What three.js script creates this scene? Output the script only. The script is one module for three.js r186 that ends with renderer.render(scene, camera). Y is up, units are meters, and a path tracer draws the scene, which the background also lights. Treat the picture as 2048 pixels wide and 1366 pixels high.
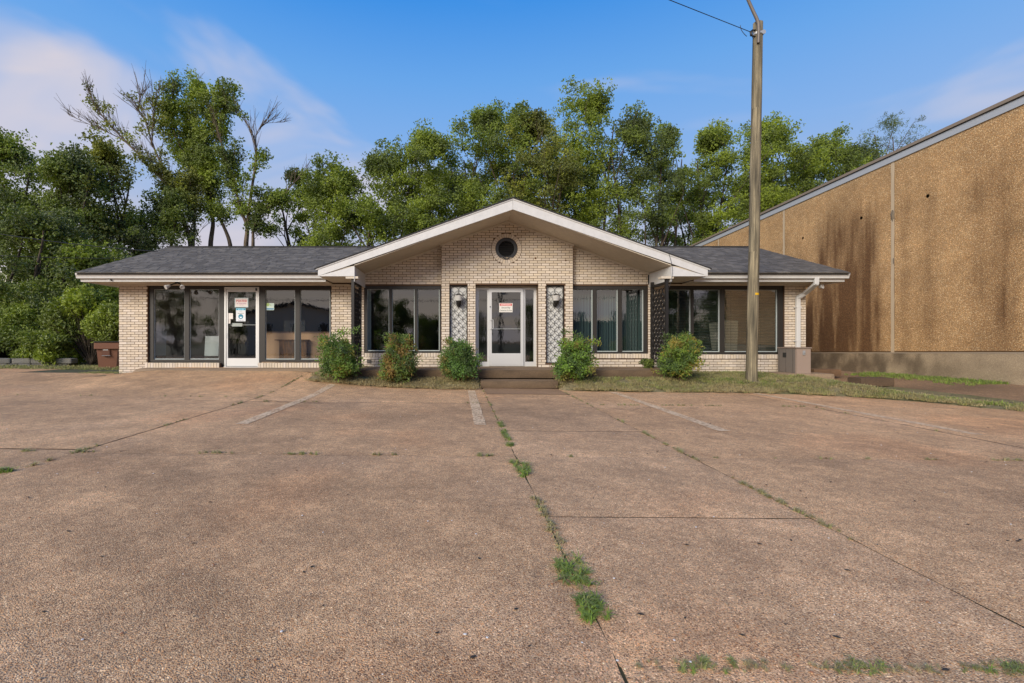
import * as THREE from 'three';
import { mergeGeometries } from 'three/addons/utils/BufferGeometryUtils.js';
import { RoundedBoxGeometry } from 'three/addons/geometries/RoundedBoxGeometry.js';
import { ImprovedNoise } from 'three/addons/math/ImprovedNoise.js';

// ---------------------------------------------------------------- camera, sky, sun, exposure
const scene = new THREE.Scene();
const EYE = 1.3, FOCAL = 970, CX = 915, CY = 683;               // eye height in metres, lens in pixels of the 2048 px frame
const camera = new THREE.PerspectiveCamera(2 * Math.atan(683 / FOCAL) * 180 / Math.PI, 2048 / 1366, 0.05, 700);
camera.position.set(0, EYE, 0);
camera.lookAt(0, EYE, -10);
camera.setViewOffset(2048, 1366, 1024 - CX, 0, 2048, 1366);       // shifted lens
const EXPOSURE = 2.0;
const SUN = new THREE.Vector3(-0.50, 0.44, 0.74).normalize();
const sun = new THREE.DirectionalLight(new THREE.Color(1.0, 0.895, 0.745), 2.2);
sun.position.copy(SUN).multiplyScalar(60);
sun.castShadow = true; sun.shadow.radius = 60; sun.shadow.mapSize.set(2048, 2048);
Object.assign(sun.shadow.camera, { left: -40, right: 40, top: 40, bottom: -40, near: 1, far: 160 });
scene.add(sun, sun.target);

const perlin = new ImprovedNoise();
const noise = (x, y, z = 0) => perlin.noise(x, y, z);
function fbm(x, y, z = 0, o = 4) { let a = 0.5, s = 0, f = 1; for (let i = 0; i < o; i++) { s += a * noise(x * f, y * f, z * f + i * 7.3); f *= 2.03; a *= 0.5; } return s; }
const clamp = (v, a = 0, b = 1) => Math.min(b, Math.max(a, v));
const lerp = (a, b, t) => a + (b - a) * t;
const smooth = (a, b, v) => { const t = clamp((v - a) / (b - a)); return t * t * (3 - 2 * t); };
const lin = (r, g, b) => new THREE.Color().setRGB(r / 255, g / 255, b / 255, THREE.SRGBColorSpace);   // sRGB bytes to linear

{ // sky: deep blue overhead, paler towards the horizon, thin drifting cloud all round
  const w = 2048, h = 1024, data = new Float32Array(w * h * 4);
  const stops = [[0, [212, 196, 180]], [5, [206, 194, 184]], [10, [188, 190, 206]], [15, [160, 186, 226]], [21, [134, 178, 234]], [28, [106, 167, 234]], [35, [66, 146, 229]], [55, [26, 106, 200]], [90, [20, 88, 178]]]
    .map(([e, c]) => [e, lin(...c).multiplyScalar(1 + 0.4 * smooth(11, 3, e))]);   // horizon haze brightened all round, for window reflections and fill on the facade
  const cloudCol = lin(214, 209, 220), c = new THREE.Color();
  for (let j = 0; j < h; j++) {
    const el = (j + 0.5) / h * 180 - 90, e = Math.abs(el), y = Math.sin(el * Math.PI / 180), r = Math.cos(el * Math.PI / 180);
    let k = 0; while (k < stops.length - 2 && e > stops[k + 1][0]) k++;
    const t = clamp((e - stops[k][0]) / (stops[k + 1][0] - stops[k][0]));
    for (let i = 0; i < w; i++) {
      const a = ((i + 0.5) / w - 0.5) * 2 * Math.PI, x = Math.cos(a) * r, z = Math.sin(a) * r;
      c.copy(stops[k][1]).lerp(stops[k + 1][1], t);
      if (el > -5) {
        const yy = Math.max(y, 0.02) + 0.14, u = x / yy, v = z / yy;
        const warp = fbm(u * 0.6 + 44.2293, v * 0.6 - 40.1179, 44.1022, 3) * 1.4;
        const n = fbm(u * 0.55 + warp + 41.2293, v * 0.75 + warp * 0.6 - 40.1179, 46.8022, 6);
        const streak = fbm(u * 1.3 + warp, v * 3.1 - warp, 9.2, 5);
        let cover = smooth(0.02, 0.32, n) * 0.9 + smooth(0.10, 0.5, streak) * 0.3;
        cover *= 1 - smooth(30, 62, e) * 0.75;
        
        c.lerp(cloudCol, clamp(cover));
      } else c.lerp(lin(120, 105, 92), smooth(-5, -12, el));
      const o = (j * w + i) * 4;
      data[o] = c.r / EXPOSURE; data[o + 1] = c.g / EXPOSURE; data[o + 2] = c.b / EXPOSURE; data[o + 3] = 1;
    }
  }
  const sky = new THREE.DataTexture(data, w, h, THREE.RGBAFormat, THREE.FloatType);
  sky.mapping = THREE.EquirectangularReflectionMapping; sky.magFilter = sky.minFilter = THREE.LinearFilter; sky.needsUpdate = true;
  scene.background = sky; scene.environment = sky;
}

// ---------------------------------------------------------------- helpers
function rng(seed) { let s = seed >>> 0; return () => { s = (s + 0x6D2B79F5) >>> 0; let t = s; t = Math.imul(t ^ (t >>> 15), t | 1); t ^= t + Math.imul(t ^ (t >>> 7), t | 61); return ((t ^ (t >>> 14)) >>> 0) / 4294967296; }; }
const V = (x, y, z) => new THREE.Vector3(x, y, z);
const xAt = (px, d) => (px - CX) * d / FOCAL;                     // surveyed offset to the right of the eye at distance d
const yAt = (py, d) => EYE - (py - CY) * d / FOCAL;               // surveyed height at distance d
const used = {};
function numbered(name) { const n = used[name] = (used[name] ?? -1) + 1; return n ? `${name}_${String(n).padStart(3, '0')}` : name; }
function meta(o, label, category, group, kind) { if (label) o.userData.label = label; if (category) o.userData.category = category; if (group) o.userData.group = group; if (kind) o.userData.kind = kind; return o; }
function thing(name, label, category, [x, y, z] = [0, 0, 0], turn = 0, group) {
  const o = new THREE.Group(); o.name = numbered(name); o.position.set(x, y, z); o.rotation.y = turn; scene.add(o);
  return meta(o, label, category, group);
}
function mesh(name, geo, mat, parent) {
  const m = new THREE.Mesh(geo, mat); m.castShadow = m.receiveShadow = true;
  if (parent) { m.name = name; parent.add(m); } else { m.name = numbered(name); scene.add(m); }
  return m;
}
const solo = (name, geo, mat, label, category, group) => meta(mesh(name, geo, mat), label, category, group);
const structure = (name, geo, mat) => meta(mesh(name, geo, mat), null, null, null, 'structure');
function prep(g) { if (g.index) g = g.toNonIndexed(); for (const k of Object.keys(g.attributes)) if (!['position', 'normal', 'uv', 'color'].includes(k)) g.deleteAttribute(k); return g; }
const merge = list => mergeGeometries(list.map(prep));
function box(x0, x1, y0, y1, z0, z1) {                            // uv in metres
  const w = x1 - x0, h = y1 - y0, l = z1 - z0, g = new THREE.BoxGeometry(w, h, l);
  const uv = g.attributes.uv, size = [[l, h], [l, h], [w, l], [w, l], [w, h], [w, h]];
  for (let i = 0; i < 24; i++) { const s = size[i >> 2]; uv.setXY(i, uv.getX(i) * s[0], uv.getY(i) * s[1]); }
  return g.translate((x0 + x1) / 2, (y0 + y1) / 2, (z0 + z1) / 2);
}
function tint(g, c) { const n = g.attributes.position.count, a = new Float32Array(n * 3); for (let i = 0; i < n; i++) { a[i * 3] = c.r; a[i * 3 + 1] = c.g; a[i * 3 + 2] = c.b; } g.setAttribute('color', new THREE.BufferAttribute(a, 3)); return g; }
function poly(points, holes = []) { const s = new THREE.Shape(points.map(p => new THREE.Vector2(...p))); for (const h of holes) s.holes.push(new THREE.Path(h.map(p => new THREE.Vector2(...p)))); return s; }
const rect = (x0, x1, y0, y1) => [[x0, y0], [x1, y0], [x1, y1], [x0, y1]];
function slab(points, holes, z0, z1, bevel = 0) {                 // outline in x,y extruded from z0 to z1
  const g = new THREE.ExtrudeGeometry(poly(points, holes), { depth: z1 - z0 - 2 * bevel, bevelEnabled: bevel > 0, bevelSize: bevel, bevelThickness: bevel, bevelOffset: -bevel, bevelSegments: 1, curveSegments: 32 });
  return g.translate(0, 0, z0 + bevel);
}
function tube(points, radii, sides = 7, cap = true) {             // tapered tube through points
  const n = points.length, pos = [], uv = [], idx = [], R = i => Array.isArray(radii) ? radii[i] : radii;
  let up = V(0.31, 0.2, 0.93), run = 0;
  for (let i = 0; i < n; i++) {
    const t = points[Math.min(i + 1, n - 1)].clone().sub(points[Math.max(i - 1, 0)]).normalize();
    const a = up.clone().sub(t.clone().multiplyScalar(up.dot(t))); if (a.lengthSq() < 1e-4) a.set(1, 0, 0).sub(t.clone().multiplyScalar(t.x)); a.normalize(); up = a;
    const b = t.clone().cross(a); if (i) run += points[i].distanceTo(points[i - 1]);
    for (let s = 0; s <= sides; s++) { const q = s / sides * 2 * Math.PI, c = Math.cos(q) * R(i), e = Math.sin(q) * R(i); pos.push(points[i].x + a.x * c + b.x * e, points[i].y + a.y * c + b.y * e, points[i].z + a.z * c + b.z * e); uv.push(s / sides, run); }
  }
  for (let i = 0; i < n - 1; i++) for (let s = 0; s < sides; s++) { const p = i * (sides + 1) + s, q = p + sides + 1; idx.push(p, p + 1, q, p + 1, q + 1, q); }
  if (cap) for (const [i, f] of [[0, 1], [n - 1, 0]]) { const c = pos.length / 3; pos.push(points[i].x, points[i].y, points[i].z); uv.push(0, 0); for (let s = 0; s < sides; s++) { const p = i * (sides + 1) + s; idx.push(c, f ? p + 1 : p, f ? p : p + 1); } }
  const g = new THREE.BufferGeometry(); g.setAttribute('position', new THREE.Float32BufferAttribute(pos, 3)); g.setAttribute('uv', new THREE.Float32BufferAttribute(uv, 2)); g.setIndex(idx); g.computeVertexNormals(); return g;
}
const bar = (a, b, r, sides = 6) => tube([a, b], r, sides);
function gridSurface(nu, nv, f) {                                 // f(u,v) -> [x,y,z,uvx,uvy,color]
  const pos = [], uv = [], col = [], idx = [];
  for (let j = 0; j <= nv; j++) for (let i = 0; i <= nu; i++) { const [x, y, z, a, b, c] = f(i / nu, j / nv); pos.push(x, y, z); uv.push(a, b); if (c) col.push(c.r, c.g, c.b); }
  for (let j = 0; j < nv; j++) for (let i = 0; i < nu; i++) { const p = j * (nu + 1) + i, q = p + nu + 1; idx.push(p, p + 1, q, p + 1, q + 1, q); }
  const g = new THREE.BufferGeometry(); g.setAttribute('position', new THREE.Float32BufferAttribute(pos, 3)); g.setAttribute('uv', new THREE.Float32BufferAttribute(uv, 2));
  if (col.length) g.setAttribute('color', new THREE.Float32BufferAttribute(col, 3)); g.setIndex(idx); g.computeVertexNormals(); return g;
}
function dataTex(n, f, srgb, wrap = true) {                       // f(x,y) -> [r,g,b] 0..255
  const d = new Uint8Array(n * n * 4);
  for (let y = 0; y < n; y++) for (let x = 0; x < n; x++) { const c = f(x, y), o = (y * n + x) * 4; d[o] = c[0]; d[o + 1] = c[1]; d[o + 2] = c[2]; d[o + 3] = 255; }
  return finishTex(d, n, srgb, wrap);
}
function finishTex(d, n, srgb, wrap = true) {
  const t = new THREE.DataTexture(d, n, n, THREE.RGBAFormat); if (wrap) t.wrapS = t.wrapT = THREE.RepeatWrapping;
  t.magFilter = THREE.LinearFilter; t.minFilter = THREE.LinearMipmapLinearFilter; t.generateMipmaps = true; if (srgb) t.colorSpace = THREE.SRGBColorSpace; t.needsUpdate = true; return t;
}
const repeated = (t, u, v = u) => { const c = t.clone(); c.repeat.set(u, v); c.needsUpdate = true; return c; };
// pebbles set in a matrix: returns a colour map and a relief map that tile
function tiled(c, seed) { const R = rng(seed), v = Float32Array.from({ length: c * c }, () => R() * 2 - 1); return (x, y) => { const u = x * c, w = y * c, i = Math.floor(u), j = Math.floor(w), a = u - i, b = w - j, p = a * a * (3 - 2 * a), q = b * b * (3 - 2 * b), g = (m, k) => v[((k % c + c) % c) * c + (m % c + c) % c]; return lerp(lerp(g(i, j), g(i + 1, j), p), lerp(g(i, j + 1), g(i + 1, j + 1), p), q); }; }
function pebbles(n, cells, seed, palette, matrix, fill, mottle = 0) {
  const m1 = tiled(61, seed + 1), m2 = tiled(131, seed + 2), m3 = tiled(23, seed + 3);
  const R = rng(seed), px = new Float32Array(cells * cells * 2), ps = new Float32Array(cells * cells), pc = [];
  for (let i = 0; i < cells * cells; i++) {
    px[i * 2] = R(); px[i * 2 + 1] = R(); ps[i] = R() < fill ? 0.3 + R() * 0.34 : 0;
    const p = palette[Math.floor(R() * palette.length)], k = 0.78 + R() * 0.44; pc.push([p[0] * k, p[1] * k, p[2] * k]);
  }
  const col = new Uint8Array(n * n * 4), hgt = new Uint8Array(n * n * 4), s = cells / n;
  for (let y = 0; y < n; y++) for (let x = 0; x < n; x++) {
    const u = x * s, v = y * s, cu = Math.floor(u), cv = Math.floor(v); let best = 9, id = -1;
    for (let b = -1; b <= 1; b++) for (let a = -1; a <= 1; a++) {
      const i = ((cv + b + cells) % cells) * cells + (cu + a + cells) % cells; if (!ps[i]) continue;
      const dx = cu + a + px[i * 2] - u, dy = cv + b + px[i * 2 + 1] - v, dd = Math.sqrt(dx * dx + dy * dy) / ps[i]; if (dd < best) { best = dd; id = i; }
    }
    const o = (y * n + x) * 4, worn = mottle ? m1(x / n, y / n) * 0.5 + m2(x / n, y / n) * 0.4 + m3(x / n, y / n) * 0.3 : 0, g = (0.86 + R() * 0.28) * (1 + mottle * worn); let c, hh; if (worn > 0.55 && best > 0.7) best = 2;   // paste still covers the stones here
    if (best < 1) { c = pc[id]; hh = 120 + 120 * Math.sqrt(1 - best * best); } else { c = matrix; hh = 90 + R() * 40; }
    for (let q = 0; q < 3; q++) { col[o + q] = clamp(c[q] * g, 0, 255); hgt[o + q] = hh; } col[o + 3] = hgt[o + 3] = 255;
  }
  return [finishTex(col, n, true), finishTex(hgt, n, false)];
}
const M = (c, rough = 0.8, extra = {}) => new THREE.MeshStandardMaterial({ color: c, roughness: rough, metalness: 0, ...extra });
const L = (r, g, b) => new THREE.Color(r, g, b);

// ---------------------------------------------------------------- textures and materials
const grainTex = (() => { const R = rng(5); return dataTex(256, () => { const v = 150 + R() * 105; return [v, v, v]; }, false); })();
const dirtTex = dataTex(512, (x, y) => { const u = x / 512 * 8, v = y / 512 * 8; const a = fbm(u, v, 2.2, 5), b = fbm(u * 6, v * 1.2, 5.5, 3); const k = 246 + a * 14 + b * 5; return [k, k - 2, k - 5].map(q => clamp(q, 0, 255)); }, true);
const lumpTex = dataTex(256, (x, y) => { const k = 128 + fbm(x / 256 * 12, y / 256 * 12, 1.1, 5) * 190; return [k, k, k].map(q => clamp(q, 0, 255)); }, false);
const [lotCol, lotHgt] = pebbles(2048, 470, 11, [[140, 112, 84], [118, 93, 72], [168, 140, 108], [148, 108, 74], [186, 160, 128], [134, 116, 98], [104, 82, 66], [168, 128, 88], [202, 180, 150]], [178, 150, 120], 0.86, 0.11);
const [wallCol, wallHgt] = pebbles(1024, 150, 23, [[186, 152, 106], [166, 128, 84], [206, 176, 134], [146, 110, 74], [196, 162, 116], [178, 144, 104], [214, 192, 158]], [164, 136, 100], 0.92);
const [concCol, concHgt] = pebbles(512, 150, 37, [[128, 114, 98], [140, 126, 108], [118, 104, 90], [150, 138, 122]], [136, 122, 106], 0.55);
const woodTex = dataTex(512, (x, y) => { const u = x / 512, v = y / 512; const g = fbm(u * 70, v * 3.5, 3.3, 4), l = fbm(u * 5, v * 3, 8.1, 4), crack = Math.abs(fbm(u * 24 + 0.4 * noise(u * 5, v * 3), v * 0.8, 6.6, 2)) < 0.012 ? 0.5 : 1; const k = (0.86 + g * 0.85 + l * 0.7) * crack; return [152 * k, 138 * k, 112 * k].map(q => clamp(q, 0, 255)); }, true);
const barkTex = dataTex(256, (x, y) => { const u = x / 256, v = y / 256; const k = 0.8 + fbm(u * 14, v * 4, 2.7, 4) * 0.9; return [118 * k, 104 * k, 88 * k].map(q => clamp(q, 0, 255)); }, true);

const mat = {
  lot: M(L(1, 1, 1), 0.93, { map: lotCol, bumpMap: lotHgt, bumpScale: 0.004, vertexColors: true }),
  panel: M(L(1, 1, 1), 0.92, { map: wallCol, bumpMap: wallHgt, bumpScale: 0.008, vertexColors: true }),
  concrete: M(L(1, 1, 1), 0.9, { map: concCol, bumpMap: concHgt, bumpScale: 0.003, vertexColors: true }),
  plainConcrete: M(lin(165, 152, 134), 0.9, { map: dirtTex, bumpMap: lumpTex, bumpScale: 0.004 }),
  mortar: M(lin(92, 70, 52), 0.95, { bumpMap: grainTex, bumpScale: 0.003 }),
  brickMix: M(L(1, 1, 1), 0.82, { vertexColors: true, bumpMap: grainTex, bumpScale: 0.0015 }),
  white: M(L(0.62, 0.63, 0.64), 0.45, { map: dirtTex }),
  cream: M(L(0.60, 0.54, 0.45), 0.7, { map: dirtTex }),
  blackFrame: M(L(0.022, 0.019, 0.016), 0.55),
  alu: M(L(0.62, 0.62, 0.61), 0.42, { metalness: 0.35 }),
  iron: M(L(0.016, 0.014, 0.013), 0.5, { metalness: 0.2 }),
  bead: M(L(0.42, 0.47, 0.46), 0.5),
  glass: new THREE.MeshPhysicalMaterial({ color: L(0.82, 0.86, 0.85), roughness: 0.015, metalness: 0, transmission: 1, thickness: 0, ior: 2.35, bumpMap: lumpTex, bumpScale: 0.0003 }),
  shingle: M(L(1, 1, 1), 0.95, { vertexColors: true, bumpMap: grainTex, bumpScale: 0.004 }),
  felt: M(L(0.03, 0.03, 0.031), 0.95),
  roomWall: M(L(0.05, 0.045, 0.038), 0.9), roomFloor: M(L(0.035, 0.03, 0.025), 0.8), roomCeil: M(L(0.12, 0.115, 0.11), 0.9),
  pole: M(L(0.76, 0.79, 0.79), 0.9, { map: repeated(woodTex, 1, 0.3), bumpMap: repeated(woodTex, 1, 0.3), bumpScale: 0.005 }),
  bark: M(L(0.62, 0.6, 0.58), 0.95, { map: repeated(barkTex, 2, 0.7), bumpMap: repeated(barkTex, 2, 0.7), bumpScale: 0.02 }),
  paleBark: M(L(1.1, 1.08, 1.04), 0.95, { map: repeated(barkTex, 2, 0.7), bumpMap: repeated(barkTex, 2, 0.7), bumpScale: 0.015 }),
  leaf: new THREE.MeshPhysicalMaterial({ color: L(1, 1, 1), roughness: 0.8, transmission: 0.5, thickness: 0, side: THREE.DoubleSide }),
  grass: new THREE.MeshPhysicalMaterial({ color: L(1, 1, 1), roughness: 0.9, transmission: 0.25, thickness: 0, side: THREE.DoubleSide }),
  galv: M(L(0.42, 0.43, 0.44), 0.5, { metalness: 0.5 }),
  wire: M(L(0.02, 0.02, 0.02), 0.6),
};

// ---------------------------------------------------------------- the lie of the land (d = metres in front of the camera, z = -d)
const interp = (tab, v) => { if (v <= tab[0][0]) return tab[0][1]; for (let i = 1; i < tab.length; i++) if (v <= tab[i][0]) { const [a, p] = tab[i - 1], [b, q] = tab[i]; return lerp(p, q, (v - a) / (b - a)); } return tab[tab.length - 1][1]; };
function lotY(x, d) {
  const dd = clamp(d, -2, 12), xx = clamp(x, -16, 12);
  const left = 0.32 * (1 - smooth(-4.6, -1, x)) * (1 - 0.58 * smooth(-7.3, -9.2, x)) * smooth(9, 13.1, d);
  return 0.15 + 0.0073 * dd - 0.008 * xx * smooth(-4, 3, d) + left + 0.24 * smooth(9.2, 12, x) * smooth(3, 10, d);
}
const bedEdge = x => interp([[-3.5, 11.25], [0.42, 10.79], [0.5, 11.2], [2.32, 11.2], [2.4, 10.74], [4.2, 10.6], [6.5, 10.6], [8.1, 10.0], [8.9, 9.15], [9.4, 8.0], [9.9, 5.0], [10.3, 1.0]], x);
const bedY = (x, d) => lotY(x, d) + (0.20 * smooth(-0.15, 1.0, d - bedEdge(x)) + 0.06 * smooth(1.0, 2.2, d - bedEdge(x))) * (1 - smooth(8.2, 9.6, x)) * smooth(-3.5, -2.6, x) + 0.012 + 0.02 * (noise(x * 2.1, d * 2.1, 3) + 0.5);

// far ground: one sheet out to the horizon
const soilMat = M(L(1, 1, 1), 0.97, { vertexColors: true, bumpMap: repeated(lumpTex, 1), bumpScale: 0.05 });
{
  const axis = (lo, hi) => { const a = []; for (let v = lo; v <= hi; v += (Math.abs(v) < 20 ? 0.8 : Math.abs(v) < 60 ? 5 : 30)) a.push(v); return a; };
  const xs = axis(-330, 330), ds = axis(-330, 330);
  const g = gridSurface(xs.length - 1, ds.length - 1, (u, v) => {
    const x = xs[Math.round(u * (xs.length - 1))], d = ds[Math.round(v * (ds.length - 1))];
    const far = smooth(20, 60, Math.hypot(x, d));
    const n = fbm(x * 0.4, d * 0.4, 1, 4), c = L(0.085, 0.07, 0.04).lerp(L(0.05, 0.07, 0.022), clamp(0.45 + n * 1.6)).multiplyScalar(0.9 + 0.5 * fbm(x * 1.7, d * 1.7, 7, 2));
    return [x, lotY(x, d) - 0.013 - far * 0.5, -d, x * 0.5, d * 0.5, c];
  });
  structure('ground', g, soilMat);
}
// parking lot: exposed-aggregate slabs with open joints
const lotXs = [-26, -12, -3.75, 0.57, 2.3, 6.2, 10.4], lot = new THREE.Group(); lot.name = 'parking_lot'; scene.add(lot); meta(lot, null, null, null, 'structure');
const slabRows = { 2: [-14, -6, 0, 4.75, 8.6, 13.1], 3: [-14, -6, 0, 1.71, 3.15, 4.75, 6.07, 11.4], 4: [-14, -6, 0, 1.71, 4.75, 8.5, 12.6], 1: [-14, -6, 0, 4.9, 9.2, 13.2], 0: [-14, 0, 9.2, 15], 5: [-14, -6, 0, 1.71, 4.75, 8.5, 12.4] };
{
  const R = rng(77);
  for (let c = 0; c < 6; c++) {
    const rows = slabRows[c];
    for (let r = 0; r < rows.length - 1; r++) {
      const gap = 0.0034, x0 = lotXs[c] + gap, x1 = lotXs[c + 1] - gap, d0 = rows[r] + gap * 0.7, d1 = rows[r + 1] - gap * 0.7;
      const tone = 0.94 + R() * 0.12, warm = R() * 0.05, cell = (d1 < 1 || x1 < -12) ? 0.6 : 0.13, nu = Math.ceil((x1 - x0) / cell), nv = Math.ceil((d1 - d0) / cell), lift = (R() - 0.5) * 0.006, walk = c === 3;
      const g = gridSurface(nu, nv, (u, v) => {
        const edge = Math.min(Math.min(u, 1 - u) * (x1 - x0), Math.min(v, 1 - v) * (d1 - d0));
        const wob = 0.012 * noise(u * (x1 - x0) * 5, v * (d1 - d0) * 5, c + r * 3), x = lerp(x0, x1, u) + ((u === 0 || u === 1) ? wob : 0), d = lerp(d0, d1, v) + ((v === 0 || v === 1) ? wob * 0.6 : 0);
        const n1 = fbm(x * 0.35 + 4, d * 0.35, 2, 4), n2 = fbm(x * 1.6, d * 1.6, 6, 3), n3 = fbm(x * 5, d * 5, 9, 2);
        let k = 1.24 * tone * (1 + n1 * 0.55 + n2 * 0.42 + n3 * 0.3);
        const red = smooth(0.08, 0.3, fbm(x * 0.5 + 9, d * 0.5 + 2, 5, 3)) * 0.16 + warm;
        const grey = walk ? 0.06 : smooth(0.05, 0.35, fbm(x * 0.42 - 6, d * 0.42, 8, 3)) * 0.10;
        const pale = smooth(0.16, 0.4, fbm(x * 2.6, d * 1.1, 13, 4)) * 0.28;
        k += pale;
        return [x, lotY(x, d) + lift - (edge < 1e-4 ? 0.006 : 0), -d, x / 2.7, d / 2.7, L(k * (1.085 + red * 0.22 - grey * 0.3), k * (0.985 - red * 0.2), k * (0.83 - red * 0.4 + grey * 0.5))];
      });
      mesh('slab', g, mat.lot, lot);
    }
  }
}
// worn parking stripes
{
  const stripeAlpha = dataTex(512, (x, y) => { const n = fbm(x / 512 * 34, y / 512 * 34, 4, 3), m = fbm(x / 512 * 3, y / 512 * 5, 2, 3), v = clamp((0.78 + n * 1.2 + m * 0.9)) * 225; return [v, v, v]; }, false, true);
  const stripeMat = M(lin(222, 194, 156), 0.9, { alphaMap: stripeAlpha, transparent: true, bumpMap: grainTex, bumpScale: 0.002 });
  const rows = [[-2.82, 6.3, 11.0, 'worn pale parking stripe nearest the left glass door', 'parking stripe'], [0.30, 6.4, 10.6, 'worn pale parking stripe beside the walkway joint, left of the step', 'parking stripe'], [3.36, 6.1, 10.5, 'worn pale parking stripe leading towards the rightmost window of the entrance gable', 'parking stripe'], [6.45, 6.0, 10.5, 'worn pale parking stripe in front of the utility pole', 'parking stripe']];
  for (const [x, d0, d1, label, cat] of rows) {
    const g = gridSurface(2, 40, (u, v) => { const d = lerp(d0, d1, v), xx = x + (u - 0.5) * 0.16 * (1 + 0.12 * noise(d * 4, u * 3, x)); return [xx, lotY(xx, d) + 0.0065, -d, u * 0.13 + x, d * 0.45]; });
    solo('parking_stripe', g, stripeMat, label, cat, 'worn parking stripes');
  }
}
// dirt-filled cracks wandering over the slabs
{
  const onLot = (p, q) => { let d = 8; for (let i = 0; i < 12; i++) d = (EYE - lotY(xAt(p, d), d)) * FOCAL / (q - CY); return [xAt(p, d), d]; }, crackMat = M(L(0.06, 0.045, 0.03), 0.97);
  for (const [pts, w] of [[[[505, 797], [530, 800], [590, 806], [660, 807], [725, 809]], 0.016], [[[1264, 822], [1279, 817], [1304, 816], [1360, 817], [1404, 816]], 0.014], [[[1140, 792], [1210, 800], [1264, 822]], 0.01], [[[640, 862], [760, 858], [880, 860]], 0.008], [[[300, 806], [360, 800], [430, 802]], 0.012]]) {
    const world = pts.map(([p, q]) => onLot(p, q)), c = new THREE.CatmullRomCurve3(world.map(([x, d]) => V(x, 0, -d))).getPoints(70);
    mesh('crack', gridSurface(1, 70, (u, v) => { const q = c[Math.round(v * 70)], n = 0.05 * noise(q.x * 7, q.z * 7, 3) + 0.02 * noise(q.x * 23, q.z * 23, 5), x = q.x + n * 0.6, d = -q.z + n + (u - 0.5) * w * (0.5 + Math.abs(noise(q.x * 11, 2, q.z * 11)) * 1.6); return [x, lotY(x, d) + 0.0055, -d, u, v]; }), crackMat, lot);
  }
}
// dirt-stained drive beside the warehouse
{
  const g = gridSurface(24, 120, (u, v) => { const d = lerp(-2, 27, v), x = lerp(9.7, 12.2, u), n = fbm(x * 0.8, d * 0.5, 4, 4), k = 0.62 + n * 0.5; return [x, lotY(x, d) + 0.006 - (u === 0 ? 0.03 : 0), -d, x / 1.9, d / 1.9, L(k * 1.02, k * 0.95, k * 0.86)]; });
  structure('side_drive', g, mat.lot);
}
// planting bed in front of the building
{
  const g = gridSurface(180, 36, (u, v) => { const x = lerp(-3.5, 10.2, u), e = bedEdge(x) + 0.16 * noise(x * 1.7, 1, 2) + 0.08 * noise(x * 5, 3, 2), d = lerp(e, x > 9.3 ? 12.6 : 13.05, v), n = fbm(x * 1.2, d * 1.2, 3, 4); return [x, v === 0 ? lotY(x, d) - 0.012 : lerp(lotY(x, d) + 0.004, bedY(x, d), smooth(0, 0.12, v)), -d, x, d, L(0.26, 0.205, 0.115).lerp(L(0.12, 0.12, 0.045), clamp(0.5 + n * 1.8 + (x > 2.4 ? 0.15 : -0.25)))]; });
  structure('grass_bed', g, soilMat);
}

// ---------------------------------------------------------------- office building
const WALL = 13, x13 = p => xAt(p, WALL), y13 = p => yAt(p, WALL), FLOOR = 0.62, COURSE = 0.067, BRICK = 0.211, JOINT = 0.0125;
const XL = x13(237.5), XR = x13(1612), APEX = 1.33, SOFFIT = 2.825;
const soffitY = x => 4.475 - 0.353 * Math.abs(x - APEX);
const office = thing('office_building', 'single-storey cream brick office building with a wide white front gable and grey shingle roof', 'building');
const brickTones = []; { const R = rng(3); for (let i = 0; i < 12; i++) { const k = 0.84 + R() * 0.28, w = R(); brickTones.push(L(0.615 * k, (0.52 + 0.02 * w) * k, (0.40 + 0.06 * w) * k)); } }
const brickMats = brickTones.map(c => M(c, 0.82, { bumpMap: grainTex, bumpScale: 0.0015 }));
const brickGeo = new THREE.BoxGeometry(BRICK - JOINT, COURSE - JOINT, 0.05);
// wall of running bond: intervals(y0,y1) gives the stretches of a course that have brick
function brickWall(front, backing, intervals, yLo, yHi, seed, single) {
  const R = rng(seed), wall = mesh('brick_wall', backing, mat.mortar, office), rest = []; let n = 0;
  const y0 = FLOOR - 3 * COURSE;
  for (let k = Math.floor((yLo - y0) / COURSE); y0 + k * COURSE < yHi; k++) {
    const a = y0 + k * COURSE + JOINT / 2, b = y0 + (k + 1) * COURSE - JOINT / 2, shift = (k & 1) * BRICK / 2;
    for (const [p, q] of intervals(a, b)) {
      for (let i = Math.floor((p - shift) / BRICK) - 1; i * BRICK + shift < q; i++) {
        const l = Math.max(p, i * BRICK + shift) + JOINT / 2, r = Math.min(q, (i + 1) * BRICK + shift) - JOINT / 2; if (r - l < 0.02) continue;
        const full = r - l > BRICK - JOINT - 0.002, tone = Math.floor(R() * 12), proud = (R() - 0.5) * 0.005;
        if (single && full && n < 300) { const m = mesh('brick', brickGeo, brickMats[tone], wall); m.position.set((l + r) / 2, (a + b) / 2, -front - 0.025 + proud); n++; }
        else rest.push(tint(box(l, r, a, b, -front - 0.05 + proud, -front + proud), brickTones[tone].clone().multiplyScalar(0.95 + R() * 0.1)));
      }
    }
  }
  const m = mesh('brickwork', merge(rest), mat.brickMix, wall); meta(m, null, null, null, 'stuff');
  return wall;
}
const without = (p, q, holes) => { let list = [[p, q]]; for (const [a, b] of holes) list = list.flatMap(([s, e]) => b <= s || a >= e ? [[s, e]] : [[s, a], [b, e]].filter(([m, n]) => n - m > 0.01)); return list; };
const hit = (o, a, b) => o[2] < b - 0.02 && o[3] > a + 0.02;      // opening [x0,x1,y0,y1]
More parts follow.
